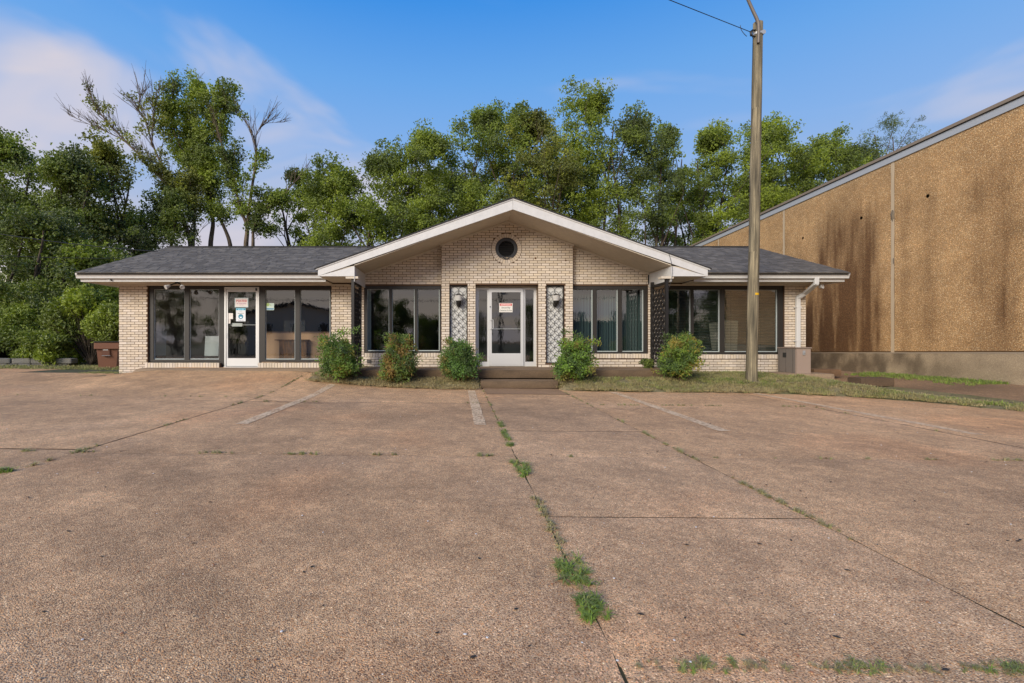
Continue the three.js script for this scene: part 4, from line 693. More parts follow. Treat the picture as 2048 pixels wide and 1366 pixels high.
{ // concrete blocks by the warehouse and the low wall far left
  const a = 11.6, xa = xAt(1741, a);
  solo('concrete_block', worn(0.78, 0.2, 0.4, xa, lotY(xa, a) + 0.15, -a, L(0.42, 0.34, 0.28), 31), mat.concrete, 'dark weathered concrete block in the grass beside the warehouse', 'concrete block');
  const b = 13.6, xb = xAt(1642, b);
  solo('concrete_block', worn(0.75, 0.18, 0.5, xb, lotY(xb, b) + 0.22, -b, L(0.62, 0.45, 0.33), 33), mat.concrete, 'low reddish concrete step beside the equipment cabinet, against the warehouse', 'concrete block');
  const R = rng(12), low = thing('low_stone_wall', 'low grey stone wall at the far left under the undergrowth', 'wall', [-14.3, lotY(-14, 16) - 0.06, -16.2]);
  const sg = new RoundedBoxGeometry(1, 1, 1, 2, 0.12), sm = [0, 1, 2].map(i => M(L(0.12 + i * 0.04, 0.115 + i * 0.038, 0.10 + i * 0.034), 0.95, { bumpMap: lumpTex, bumpScale: 0.03 }));
  for (let r = 0; r < 2; r++) { let x = -2.6; while (x < 1.15) { const w = 0.3 + R() * 0.35, h = 0.16 + R() * 0.03; const m = mesh('stone', sg, sm[Math.floor(R() * 3)], low); m.scale.set(w, h, 0.32); m.position.set(x + w / 2, 0.07 + r * 0.165, (R() - 0.5) * 0.06); m.rotation.z = (R() - 0.5) * 0.06; x += w + 0.01; } }
}

// ---------------------------------------------------------------- vegetation
function leafGeometry(n, len, wid, spread, seed, fold = 0.35) {    // a sprig of n folded leaves round a point
  const R = rng(seed), pos = [], idx = [];
  for (let i = 0; i < n; i++) {
    const o = V(R() - 0.5, R() - 0.5, R() - 0.5).multiplyScalar(spread * 2), dir = V(R() - 0.5, R() * 0.7 - 0.45, R() - 0.5).normalize(), side = dir.clone().cross(V(R() - 0.5, 1, R() - 0.5)).normalize(), up = side.clone().cross(dir), l = len * (0.7 + R() * 0.6), w = wid * (0.7 + R() * 0.6);
    const a = o, b = o.clone().addScaledVector(dir, l * 0.45).addScaledVector(side, w / 2).addScaledVector(up, w * fold), c = o.clone().addScaledVector(dir, l * 0.45).addScaledVector(side, -w / 2).addScaledVector(up, w * fold), e = o.clone().addScaledVector(dir, l);
    const k = pos.length / 3; for (const p of [a, b, e, c]) pos.push(p.x, p.y, p.z); idx.push(k, k + 1, k + 2, k, k + 2, k + 3);
  }
  let g = new THREE.BufferGeometry(); g.setAttribute('position', new THREE.Float32BufferAttribute(pos, 3)); g.setIndex(idx); g = g.toNonIndexed(); g.computeVertexNormals(); return g;
}
const sprigA = leafGeometry(12, 0.115, 0.075, 0.18, 1), sprigB = leafGeometry(7, 0.17, 0.11, 0.17, 2), sprigFine = leafGeometry(9, 0.085, 0.035, 0.13, 3), sprigNandina = leafGeometry(9, 0.07, 0.028, 0.06, 4), sprigBush = leafGeometry(7, 0.12, 0.06, 0.10, 6);
const dummy = new THREE.Object3D();
function foliage(name, geo, list, parent, colorOf, seed, material = mat.leaf) {   // list of [Vector3, size]
  const R = rng(seed), m = new THREE.InstancedMesh(geo, material, list.length); m.name = name; m.castShadow = m.receiveShadow = true; const c = new THREE.Color();
  list.forEach(([p, s], i) => { dummy.position.copy(p); dummy.rotation.set(R() * 6.28, R() * 6.28, R() * 6.28); dummy.scale.setScalar(s * (0.8 + R() * 0.4)); dummy.updateMatrix(); m.setMatrixAt(i, dummy.matrix); colorOf(c, p, R); m.setColorAt(i, c); });
  meta(m, null, null, null, 'stuff'); parent.add(m); return m;
}
const greens = { bright: [L(0.34, 0.43, 0.012), L(0.14, 0.20, 0.006)], mid: [L(0.28, 0.37, 0.010), L(0.10, 0.15, 0.005)], dark: [L(0.21, 0.285, 0.010), L(0.06, 0.095, 0.005)], olive: [L(0.34, 0.37, 0.015), L(0.14, 0.165, 0.008)], dusty: [L(0.19, 0.25, 0.04), L(0.09, 0.13, 0.025)] };
const pick = pair => (c, p, R) => { const k = clamp(0.5 + 1.9 * noise(p.x * 0.8, p.y * 0.8, p.z * 0.8)) * 0.75 + R() * 0.25; c.copy(pair[1]).lerp(pair[0], k).multiplyScalar(0.85 + R() * 0.3); };
function inCrown(R, lobes) { const l = lobes[Math.floor(R() * lobes.length)]; for (;;) { const a = V(R() * 2 - 1, R() * 2 - 1, R() * 2 - 1), q = a.length(); if (q > 1 || q < 0.25) continue; return V(l[0] + a.x * l[3], l[1] + a.y * l[4], l[2] + a.z * l[5]); } }
function tree(spec) {
  const { name = 'deciduous_tree', label, x, d, h, hw, cb, tone = 'mid', seed, dens = 1, lean = 0, trunkR = 0.2, group = 'trees behind the building', geo = sprigA, forks = 2, clusterR = 0.62, bark = mat.bark, reach = 1, bare = 0, base } = spec;
  const R = rng(seed), by = base ?? lotY(x, d) - 0.1, t = thing(name, label, 'tree', [x, by, -d], 0, group), H = h - by;
  // crown lobes
  const ch = h - cb, cbL = cb - by, lobes = [], nl = Math.max(4, Math.round(ch / 1.5));
  for (let i = 0; i < nl; i++) { const k = (i + 0.5) / nl, env = Math.sqrt(Math.max(0.12, 1 - ((k - 0.42) / 0.62) ** 2)), r = hw * env * (0.72 + R() * 0.26), a = R() * 6.28, off = hw * env * 0.42; lobes.push([lean * (0.35 + 0.65 * k) + Math.cos(a) * off, cbL + ch * (0.06 + 0.88 * k), Math.sin(a) * off, r, ch / nl * (1.0 + R() * 0.5), r]); }
  lobes.push([lean + (R() - 0.5) * hw * 0.4, H - ch * 0.07, 0, hw * 0.28, ch * 0.07, hw * 0.28]);
  // stems
  const wood = [], nodes = [], limb = (a, b, r0, r1, n, bend) => { const pts = [], rad = [], s = V(R() - 0.5, R() - 0.5, R() - 0.5).multiplyScalar(bend); for (let i = 0; i <= n; i++) { const k = i / n, p = a.clone().lerp(b, k).addScaledVector(s, Math.sin(k * Math.PI)).add(V(R() - 0.5, R() - 0.5, R() - 0.5).multiplyScalar(bend * 0.10)); if (i === 0) p.copy(a); if (i === n) p.copy(b); pts.push(p); rad.push(lerp(r0, r1, k)); if (i) nodes.push([p, rad[i]]); } wood.push(tube(pts, rad, r0 > 0.07 ? 8 : 5, false)); return pts; };
  for (let f = 0; f < forks; f++) {
    const bx = f ? (R() - 0.5) * hw * 0.7 : 0, top = V(lean * 0.9 + (forks > 1 ? (f / (forks - 1) - 0.5) * hw * 1.0 : 0) + (R() - 0.5) * hw * 0.3, H * (0.93 - R() * 0.12), (R() - 0.5) * hw * 0.5);
    const trunk = limb(V(bx, -0.1, (R() - 0.5) * 0.4), top, trunkR * (f ? 0.75 : 1), 0.03, 12, 0.7);
    const nLimb = Math.round((6 + ch * 0.7) / forks);
    for (let i = 0; i < nLimb; i++) { const e = inCrown(R, lobes), want = clamp((e.y - Math.hypot(e.x - top.x, e.z) * 0.9 - 0.6) / H, 0.12, 0.9), k = Math.round(want * 12), s = trunk[k]; limb(s, e, trunkR * (1 - k / 12) * 0.45 + 0.02, 0.012, 6, 0.5); }
  }
  const n = Math.round(dens * (hw * hw * ch * 2.9 + 45)), sprigs = [], per = 15;
  for (let i = 0; i < n; i++) {
    const c = inCrown(R, lobes); let best = null, bd = 1e9; for (const [p, r] of nodes) { if (r > 0.09) continue; const q = p.distanceTo(c) + (p.y > c.y ? 0.6 : 0); if (q < bd) { bd = q; best = p; } }
    if (bd > 2.6 * reach) c.lerp(best, 0.45);
    limb(best, c, 0.014, 0.005, 3, 0.18);
    const cr = clusterR * (0.6 + R() * 0.7);
    for (let j = 0; j < per; j++) { const a = R() * 6.28, u = Math.cbrt(R()) * cr, q = Math.acos(2 * R() - 1); sprigs.push([V(c.x + Math.sin(q) * Math.cos(a) * u, c.y + Math.cos(q) * u * 0.62, c.z + Math.sin(q) * Math.sin(a) * u), 1]); }
  }
  for (let i = 0; i < bare; i++) { const [s] = nodes[Math.floor(R() * nodes.length)]; limb(s, s.clone().add(V((R() - 0.5) * 1.6 + Math.sign(lean) * 0.4, 0.7 + R() * 1.4, (R() - 0.5) * 1.4)), 0.02, 0.006, 5, 0.3); }
  mesh('trunk', merge(wood), bark, t);
  foliage('crown', geo, sprigs, t, pick(greens[tone]), seed + 1);
  return t;
}
// px: surveyed centre, top and crown bottom in the frame at distance d
function treeAt(p, topP, d, hwP, cbP, tone, seed, label, extra = {}) { return tree({ x: xAt(p, d), d, h: yAt(topP, d), hw: hwP * 1.3 * d / FOCAL, cb: yAt(cbP, d), tone, seed, label, ...extra }); }
const LG = { group: 'trees left of the building' };
treeAt(25, 280, 23, 100, 560, 'mid', 1, 'tall loose-crowned tree at the far left edge', { ...LG, dens: 0.75 });
treeAt(130, 322, 22, 88, 600, 'dark', 2, 'dark dense tree second from the far left edge', { ...LG, dens: 0.75 });
treeAt(205, 305, 24, 66, 540, 'olive', 3, 'yellowish green tree left of the leaning bare tree', { ...LG, dens: 0.75 });
treeAt(288, 390, 25, 42, 560, 'dark', 4, 'vine-covered dark tree sloping down behind the left roof end', { ...LG, lean: 1.0 });
treeAt(55, 440, 19, 95, 660, 'dark', 5, 'low dark tree overhanging the undergrowth at the far left', { ...LG, dens: 0.9 });
treeAt(190, 505, 19.5, 80, 670, 'mid', 6, 'low leafy tree just left of the roof corner', { ...LG, dens: 0.8 });
function limbTree(name, label, d, limbs, seed, { tone = 'mid', leafy = [], twigs = 1, group } = {}) {   // limbs surveyed one by one: [x, y] in the frame at distance d, first and last radius
  const R = rng(seed), bx = xAt(limbs[0].p[0][0], d), by = lotY(bx, d) - 0.1, t = thing(name, label, 'tree', [bx, by, -d], 0, group), wood = [], sprigs = [], tips = [];
  const S = (q, z) => V(xAt(q[0], d) - bx, yAt(q[1], d) - by, z);
  limbs.forEach(({ p, r }, li) => {
    const z = (R() - 0.5) * 1.6, ctrl = p.map((q, i) => S(q, z * i / p.length)); if (p[0][1] > 485) ctrl.unshift(V(ctrl[0].x * 0.9, 0, 0));
    const pts = new THREE.CatmullRomCurve3(ctrl).getPoints(ctrl.length * 4), rad = pts.map((_, i) => lerp(r[0], r[1], Math.sqrt(i / (pts.length - 1)))); wood.push(tube(pts, rad, 8, false));
    for (let i = Math.floor(pts.length * 0.3); i < pts.length; i++) for (let k = 0; k < 2 * twigs; k++) {
      if (R() > 0.75) continue; const o = pts[i], fwd = pts[Math.min(i + 1, pts.length - 1)].clone().sub(pts[Math.max(0, i - 1)]).normalize(), len = (0.5 + R() * 1.3) * (1.25 - i / pts.length * 0.6), dir = fwd.multiplyScalar(0.8).add(V(R() - 0.5, R() * 0.6, R() - 0.5)).normalize(), e = o.clone().addScaledVector(dir, len), m = o.clone().lerp(e, 0.5).add(V((R() - 0.5) * 0.16, (R() - 0.5) * 0.16, (R() - 0.5) * 0.16));
      wood.push(tube([o, m, e], [Math.min(0.02, rad[i]), 0.011, 0.006], 5, false)); tips.push(e, m);
      for (let q = 0; q < 2; q++) { const e2 = m.clone().addScaledVector(dir, len * 0.45).add(V((R() - 0.5) * 0.6, (R() - 0.1) * 0.5, (R() - 0.5) * 0.6)); wood.push(tube([m, e2], [0.009, 0.005], 4, false)); tips.push(e2); }
    }
  });
  const cl = (c, n, cr) => { for (let j = 0; j < n; j++) { const a = R() * 6.28, u = Math.cbrt(R()) * cr, q = Math.acos(2 * R() - 1); sprigs.push([V(c.x + Math.sin(q) * Math.cos(a) * u, c.y + Math.cos(q) * u * 0.65, c.z + Math.sin(q) * Math.sin(a) * u), 1]); } };
  for (const [px0, px1, py0, py1, share, n, cr] of leafy) { const lo = S([px0, py1], 0), hi = S([px1, py0], 0); for (const c of tips) if (c.x > lo.x && c.x < hi.x && c.y > lo.y && c.y < hi.y && R() < share) cl(c, n, cr * (0.6 + R() * 0.7)); }
  mesh('trunk', merge(wood), mat.paleBark, t); foliage('crown', sprigA, sprigs, t, pick(greens[tone]), seed + 1);
}
limbTree('bare_tree', 'nearly bare grey tree leaning left above the left roof end', 26, [
  { p: [[382, 491], [378, 470], [365, 436], [347, 391], [330, 363], [310, 343], [286, 315], [255, 284], [227, 253], [200, 219], [186, 180]], r: [0.2, 0.016] },
  { p: [[387, 491], [385, 442], [372, 395], [358, 362]], r: [0.12, 0.02] },
  { p: [[330, 363], [327, 343], [303, 288], [286, 236], [272, 212], [279, 180]], r: [0.09, 0.012] },
  { p: [[255, 284], [226, 270], [186, 253], [157, 240]], r: [0.045, 0.009] },
  { p: [[303, 288], [312, 240], [322, 205]], r: [0.04, 0.008] }], 71, { tone: 'olive', twigs: 1.5, leafy: [[180, 260, 180, 290, 0.05, 6, 0.3], [270, 340, 200, 400, 0.12, 8, 0.35], [300, 420, 340, 490, 0.3, 10, 0.45]] });
limbTree('deciduous_tree', 'tallest narrow leafy tree above the left roof ridge', 27, [
  { p: [[421, 491], [425, 442], [416, 398], [406, 370], [396, 343], [379, 295], [372, 236], [377, 172]], r: [0.19, 0.015] },
  { p: [[461, 494], [451, 460], [427, 411], [420, 374], [413, 322], [415, 260], [408, 205]], r: [0.17, 0.015] },
  { p: [[396, 343], [360, 290], [345, 230], [350, 195]], r: [0.07, 0.01] },
  { p: [[413, 322], [440, 265], [448, 205]], r: [0.06, 0.01] },
  { p: [[406, 370], [370, 330], [340, 300]], r: [0.05, 0.01] }], 72, { tone: 'bright', twigs: 1, leafy: [[325, 470, 160, 440, 0.45, 11, 0.5]], group: 'trees behind the building' });
limbTree('deciduous_tree', 'sparse forked tree with pale limbs above the left roof', 26.5, [
  { p: [[492, 491], [495, 453], [485, 425], [471, 370], [465, 343], [447, 288], [436, 240]], r: [0.2, 0.012] },
  { p: [[506, 491], [509, 453], [530, 422], [557, 405]], r: [0.16, 0.02] },
  { p: [[495, 453], [502, 391], [513, 305], [502, 260], [482, 233], [463, 222]], r: [0.13, 0.01] },
  { p: [[513, 305], [511, 268], [526, 245], [551, 240]], r: [0.05, 0.008] },
  { p: [[557, 405], [580, 370], [600, 345]], r: [0.06, 0.01] }], 73, { tone: 'mid', twigs: 1, leafy: [[440, 570, 280, 470, 0.42, 11, 0.42], [440, 500, 205, 280, 0.14, 8, 0.3]], group: 'trees behind the building' });
treeAt(598, 345, 29, 52, 500, 'mid', 10, 'thin see-through tree left of the gable slope', { dens: 0.55, forks: 2, clusterR: 0.4 });
treeAt(690, 352, 27, 68, 520, 'bright', 11, 'rounded tree above the left slope of the gable', { dens: 1 });
treeAt(768, 318, 28, 70, 520, 'mid', 12, 'leafy tree third to the left of the gable peak', { dens: 0.9 });
treeAt(862, 278, 28, 72, 500, 'bright', 13, 'leafy tree second to the left of the gable peak', { dens: 0.85 });
treeAt(982, 222, 28.5, 78, 470, 'mid', 14, 'broad tree just left of the gable peak', { dens: 0.75 });
treeAt(1078, 232, 28, 70, 480, 'olive', 15, 'broad tree just right of the gable peak', { dens: 0.75 });
treeAt(1178, 188, 29, 62, 480, 'bright', 16, 'tallest tree right of the gable peak', { dens: 0.8 });
treeAt(1268, 240, 28, 66, 490, 'dark', 17, 'dense dark tree above the right slope of the gable', { dens: 0.75 });
treeAt(1345, 262, 30, 42, 500, 'mid', 18, 'slim sparse tree left of the light pole', { dens: 0.5, clusterR: 0.42 });
treeAt(1440, 264, 30.5, 62, 500, 'bright', 19, 'bright tree just left of the light pole', { dens: 0.85 });
treeAt(1552, 250, 31, 72, 470, 'bright', 20, 'bright rounded tree just right of the light pole', { dens: 0.9 });
treeAt(1640, 292, 32, 58, 460, 'mid', 21, 'leafy tree where the warehouse roof line begins to climb', { dens: 0.9 });
treeAt(1712, 300, 32.5, 34, 430, 'dark', 22, 'small dark round crown rising over the warehouse coping', { dens: 1 });
treeAt(1785, 232, 38, 62, 420, 'dusty', 23, 'feathery open-crowned tree above the warehouse roof', { dens: 0.34, geo: sprigFine, clusterR: 0.6, forks: 3 });
treeAt(1400, 380, 34, 60, 520, 'mid', 24, 'low tree far behind the right roof slope', { dens: 0.6 });
treeAt(920, 360, 34, 80, 520, 'dark', 25, 'low dark tree far behind the left slope of the gable', { dens: 0.5 });
treeAt(1130, 340, 34, 80, 520, 'dark', 26, 'low dark tree far behind the gable peak', { dens: 0.45 });

// undergrowth at the left
function shrub(name, label, x, d, w, h, tone, seed, geo, n, group, y, cat = 'shrub') {
  const R = rng(seed), by = (y ?? lotY(x, d)) - 0.02, t = thing(name, label, cat, [x, by, -d], 0, group), list = [], wood = [];
  const lobes = []; for (let i = 0; i < 7; i++) lobes.push([(R() - 0.5) * w * 0.9, h * (0.2 + 0.62 * R()), (R() - 0.5) * w * 0.6, w * (0.18 + 0.14 * R()), h * (0.14 + 0.12 * R()), w * (0.2 + 0.1 * R())]);
  for (let i = 0; i < n; i++) { const p = inCrown(R, lobes); if (p.y < 0.03) p.y = 0.03 + R() * 0.2; list.push([p, 1]); if (i % 18 === 0) wood.push(tube([V((R() - 0.5) * 0.15, 0, (R() - 0.5) * 0.15), p.clone().multiplyScalar(0.5).add(V(0, 0.06, 0)), p], [0.012, 0.008, 0.004], 4, false)); }
  mesh('stems', merge(wood), mat.bark, t); foliage('leaves', geo, list, t, pick(greens[tone] || tone), seed + 1); return t;
}
const UG = 'undergrowth shrubs at the left';
shrub('leafy_shrub', 'tall bright leafy shrub beside the brown bin and the left brick corner', xAt(185, 16.6), 16.6, 2.5, 2.8, 'bright', 41, sprigBush, 2800, UG);
shrub('leafy_shrub', 'dark shrub behind the stone wall at the far left edge', xAt(15, 17.5), 17.3, 2.6, 1.6, 'mid', 42, sprigBush, 2200, UG);
shrub('leafy_shrub', 'dark vine-covered mound above the stone wall', xAt(75, 18), 17.6, 2.8, 2.1, 'mid', 43, sprigBush, 2400, UG);
shrub('leafy_shrub', 'low bright shrub just right of the stone wall', xAt(105, 17), 16.5, 1.9, 1.1, 'bright', 44, sprigBush, 1500, UG);
shrub('leafy_shrub', 'low shrub left of the brown bin', xAt(160, 17), 16.5, 1.7, 1.1, 'bright', 45, sprigBush, 1400, UG);
shrub('leafy_shrub', 'tall dark shrub behind the bright leafy shrub', xAt(150, 19), 18.6, 2.8, 3.4, 'mid', 46, sprigBush, 3000, UG);
shrub('leafy_shrub', 'tall dark shrub behind the vine-covered mound', xAt(40, 20.5), 19.5, 3.4, 3.6, 'mid', 47, sprigBush, 3000, UG);
shrub('leafy_shrub', 'dark shrub filling the gap behind the left brick corner', xAt(228, 20), 20, 2.2, 3.4, 'mid', 48, sprigBush, 1500, UG);

shrub('ivy_runner', 'small dark ivy runner on the porch at the foot of the right lattice screen', xAt(1296, 12.3), 12.3, 0.45, 0.22, 'dark', 49, leafGeometry(5, 0.06, 0.05, 0.04, 12), 70, undefined, FLOOR + 0.02, 'ivy');
// five nandinas in front of the porch
function nandina(p, top, bottom, hwP, label, seed, tones) {
  const d = 11.25, R = rng(seed), x = xAt(p, d), by = bedY(x, d) - 0.02, h = yAt(top, d) - by, w = hwP * d / FOCAL, t = thing('nandina_shrub', label, 'shrub', [x, by, -d], 0, 'shrubs in front of the porch'), list = [], wood = [];
  const stems = 20; for (let s = 0; s < stems; s++) {
    const a = R() * 6.28, q = Math.sqrt(R()), hh = h * (0.34 + 0.66 * R()) * (1 - 0.22 * q), e = V(Math.cos(a) * q * w * 0.66, hh, Math.sin(a) * q * w * 0.5), pts = [];
    for (let i = 0; i <= 5; i++) { const k = i / 5; pts.push(V(e.x * k * k * 0.9 + e.x * 0.1 * k, e.y * k, e.z * k * k)); } wood.push(tube(pts, [0.011, 0.01, 0.009, 0.008, 0.006, 0.004], 5, false));
    for (let b = 0; b < 9; b++) { const k = 0.30 + 0.72 * (b + R()) / 9, o = pts[Math.min(5, Math.round(k * 5))], az = R() * 6.28, len = (0.18 + 0.27 * R()) * (1.15 - 0.35 * k), tip = o.clone().add(V(Math.cos(az) * len, 0.02 + 0.1 * R(), Math.sin(az) * len)); wood.push(tube([o, o.clone().lerp(tip, 0.5).add(V(0, 0.04, 0)), tip], [0.004, 0.003, 0.002], 4, false)); for (let j = 0; j < 6; j++) { const m = 0.3 + 0.8 * R(); list.push([o.clone().lerp(tip, m).add(V((R() - 0.5) * 0.13, (R() - 0.5) * 0.08, (R() - 0.5) * 0.13)), 1]); } }
  }
  mesh('stems', merge(wood), M(lin(92, 70, 50), 0.9), t);
  foliage('leaves', sprigNandina, list, t, (c, p, R) => { const r = R(), nn = noise(p.x * 4 + seed, p.y * 4, p.z * 4); c.copy(L(0.07, 0.14, 0.012)).lerp(tones[0].clone().multiplyScalar(1.85), clamp(0.25 + nn * 1.2 + (r - 0.5) * 0.5 + 0.25)); if (nn + (r - 0.5) * 0.5 > tones[2]) c.lerp(tones[1], 0.75); c.multiplyScalar(0.8 + R() * 0.4); }, seed + 1);
}
nandina(679, 655, 757, 42, 'green shrub at the left end of the porch, in front of the left lattice screen', 61, [L(0.14, 0.24, 0.02), L(0.34, 0.24, 0.03), 0.34]);
nandina(796, 668, 757, 33, 'shrub with yellow and red tinged leaves below the left gable window', 62, [L(0.17, 0.24, 0.02), L(0.36, 0.17, 0.05), 0.17]);
nandina(919, 662, 762, 34, 'dark green shrub left of the step', 63, [L(0.10, 0.2, 0.025), L(0.28, 0.16, 0.03), 0.38]);
nandina(1146, 655, 760, 45, 'full bright green shrub right of the step', 64, [L(0.16, 0.28, 0.02), L(0.3, 0.18, 0.04), 0.36]);
nandina(1360, 660, 757, 40, 'yellow green shrub in front of the right lattice screen', 65, [L(0.18, 0.27, 0.02), L(0.38, 0.24, 0.03), 0.22]);

// grass: clumps of bent blades
function clump(n, h, spread, seed, w = 0.006, flop = 0) {
  const R = rng(seed), pos = [], idx = [];
  for (let i = 0; i < n; i++) { const a = R() * 6.28, q = R() * spread, bx = Math.cos(a) * q, bz = Math.sin(a) * q, f = R() * 6.28, hh = h * (0.4 + R() * 0.8), l = hh * (0.3 + flop + R() * 1.1), dx = Math.cos(f), dz = Math.sin(f), k = pos.length / 3; pos.push(bx - dz * w, 0, bz + dx * w, bx + dz * w, 0, bz - dx * w, bx + dx * l * 0.4 - dz * w * 0.8, hh * 0.75, bz + dz * l * 0.4 + dx * w * 0.8, bx + dx * l * 0.4 + dz * w * 0.8, hh * 0.75, bz + dz * l * 0.4 - dx * w * 0.8, bx + dx * l, hh * (0.6 + R() * 0.35), bz + dz * l); idx.push(k, k + 1, k + 2, k + 1, k + 3, k + 2, k + 2, k + 3, k + 4); }
  let g = new THREE.BufferGeometry(); g.setAttribute('position', new THREE.Float32BufferAttribute(pos, 3)); g.setIndex(idx); g = g.toNonIndexed(); g.computeVertexNormals(); return g;
}
const clumpLawn = clump(16, 0.055, 0.07, 2, 0.0042), clumpWeed = clump(18, 0.042, 0.045, 5, 0.0035, 1.1), clumpStraw = clump(16, 0.03, 0.10, 9, 0.003);
function grassPatch(name, geo, list, green, seed, y = 1) {
  const R = rng(seed), m = new THREE.InstancedMesh(geo, mat.grass, list.length); m.name = numbered(name); m.castShadow = m.receiveShadow = true; const c = new THREE.Color();
  list.forEach(([x, yy, d, s, g], i) => { dummy.position.set(x, yy, -d); dummy.rotation.set((R() - 0.5) * 0.3, R() * 6.28, (R() - 0.5) * 0.3); dummy.scale.set(s, s * y, s); dummy.updateMatrix(); m.setMatrixAt(i, dummy.matrix); c.copy(L(0.38, 0.31, 0.15)).lerp(L(0.17, 0.255, 0.025), clamp(g + (R() - 0.5) * 0.5)).multiplyScalar(0.75 + R() * 0.5); m.setColorAt(i, c); });
  scene.add(m); meta(m, null, null, null, 'stuff'); return m;
}
{
  const R = rng(91), lawn = [], straw = [];
  for (let i = 0; i < 17000; i++) {
    const x = -3.5 + R() * 13.6, e = bedEdge(x) + 0.16 * noise(x * 1.7, 1, 2) + 0.08 * noise(x * 5, 3, 2), d = e - 0.22 * R() * R() + R() * (x > 9.3 ? Math.min(3.0, 12.4 - e) : 13.0 - e); if (x > -2.9 && x < 5.4 && d > 11.62) continue; if (x > 0.5 && x < 2.32 && d > 10.9) continue; if (x > xAt(1550, 12.2) && x < xAt(1634, 12.2) && d > 11.95) continue;
    if (x > 9.0 && d > 8 && R() < 0.55 && d > 10.8) continue;
    const side = x > 2.3 ? 0.20 : -0.2, inner = smooth(0.1, 0.9, d - e), g = side + 0.35 * inner + fbm(x * 1.3, d * 1.8, 3, 3) * 1.3; if (fbm(x * 2.2 + 5, d * 2.2, 8, 2) < -0.17) continue;
    (R() < 0.5 + (x < 2 ? 0.2 : 0) ? straw : lawn).push([x, bedY(x, d) - 0.004, d, 0.7 + R() * 0.7, g]);
  }
  meta(grassPatch('lawn_grass', clumpLawn, lawn, 1, 5), 'patchy green and dry grass in front of the building', 'grass');
  meta(grassPatch('cut_straw', clumpStraw, straw.map(a => [a[0], a[1] + 0.012, a[2], a[3] * 1.2, a[4] * 0.35]), 0, 6), 'dry grass clippings strewn over the bed', 'grass');
  // weeds in the joints
  const joint = [], put = (x, d, s, g, wx = 0.02, wd = 0.02) => joint.push([x + (R() - 0.5) * wx, lotY(x, d) - 0.005, d + (R() - 0.5) * wd, s, g]);
  const along = (x0, d0, x1, d1, n, s, g, gate = 0, wx = 0.03, wd = 0.03) => { for (let i = 0; i < n; i++) { const k = R(), x = lerp(x0, x1, k), d = lerp(d0, d1, k); if (noise(x * 2.3 + 1, d * 2.3, 6) < gate) continue; put(x, d, s * (0.5 + R() * 0.9), g, wx, wd); } };
  along(0.57, 3.55, 0.57, 4.5, 62, 0.95, 0.85, -0.2, 0.13, 0.1); along(0.57, 2.95, 0.57, 3.5, 18, 0.55, 0.2, -0.3, 0.06); along(0.57, 1.75, 0.57, 3.5, 24, 0.35, 0.1, -0.2, 0.04); along(0.57, 2.27, 0.57, 2.48, 30, 0.75, 0.9, -1, 0.13, 0.05); along(0.57, 1.99, 0.57, 2.18, 28, 0.7, 0.9, -1, 0.10, 0.05); along(0.57, 4.6, 0.57, 6.6, 90, 0.7, 0.8, -0.1, 0.06); along(0.57, 6.6, 0.57, 10.6, 60, 0.6, 0.4, 0.0); along(0.57, 2.5, 0.57, 3.1, 18, 0.6, 0.1, -1, 0.08);
  along(0.6, 1.71, 2.4, 1.71, 120, 0.42, 0.66, -0.06, 0.03, 0.07); along(0.6, 1.71, 2.4, 1.71, 90, 0.34, 0.08, -0.5, 0.03, 0.06);
  along(2.3, 1.9, 2.3, 10.5, 200, 0.55, 0.30, 0.02); along(2.3, 3.0, 2.3, 6.0, 90, 0.5, 0.25, -0.3);
  along(-8, 4.82, 0.55, 4.76, 190, 0.6, 0.45, 0.05); along(0.6, 4.75, 8, 4.75, 160, 0.55, 0.3, 0.05); along(-3.75, 4, -3.75, 12.2, 160, 0.6, 0.35, 0.05); along(-3.7, 8.6, 0.5, 8.6, 90, 0.6, 0.4, 0.1); along(2.4, 8.5, 6.1, 8.5, 90, 0.6, 0.3, 0); along(-12, 9.2, -3.8, 9.2, 60, 0.6, 0.4, 0.1); along(6.2, 3, 6.2, 10, 60, 0.5, 0.3, 0.1);
  along(xAt(5, 4.1), 4.05, xAt(20, 4.1), 4.1, 14, 0.8, 0.9, -1, 0.08);
  meta(grassPatch('joint_weeds', clumpWeed, joint, 1, 7), 'weeds and dry grass growing in the slab joints', 'weeds');
  const stubble = []; for (let i = 0; i < 1500; i++) { const x = -16 + R() * 7, d = 14.6 + R() * 2.2; stubble.push([x, lotY(x, d) - 0.03, d, 0.8 + R(), 0.2 + R() * 0.5]); } for (let i = 0; i < 120; i++) { const x = -10.2 + R() * 1.2, d = 12.9 + R() * 0.7; stubble.push([x, lotY(x, d) - 0.02, d, 0.6 + R() * 0.5, 0.5]); }
  for (let i = 0; i < 420; i++) { const d = 10.5 + R() * 3.4; stubble.push([WX - 0.08 - R() * R() * 0.9, 0, d, 0.9 + R() * 0.6, 0.9]); const q = stubble[stubble.length - 1]; q[1] = lotY(q[0], d); }
  meta(grassPatch('edge_grass', clumpLawn, stubble, 1, 8), 'rough grass along the lot edge and the warehouse foot', 'grass');
}
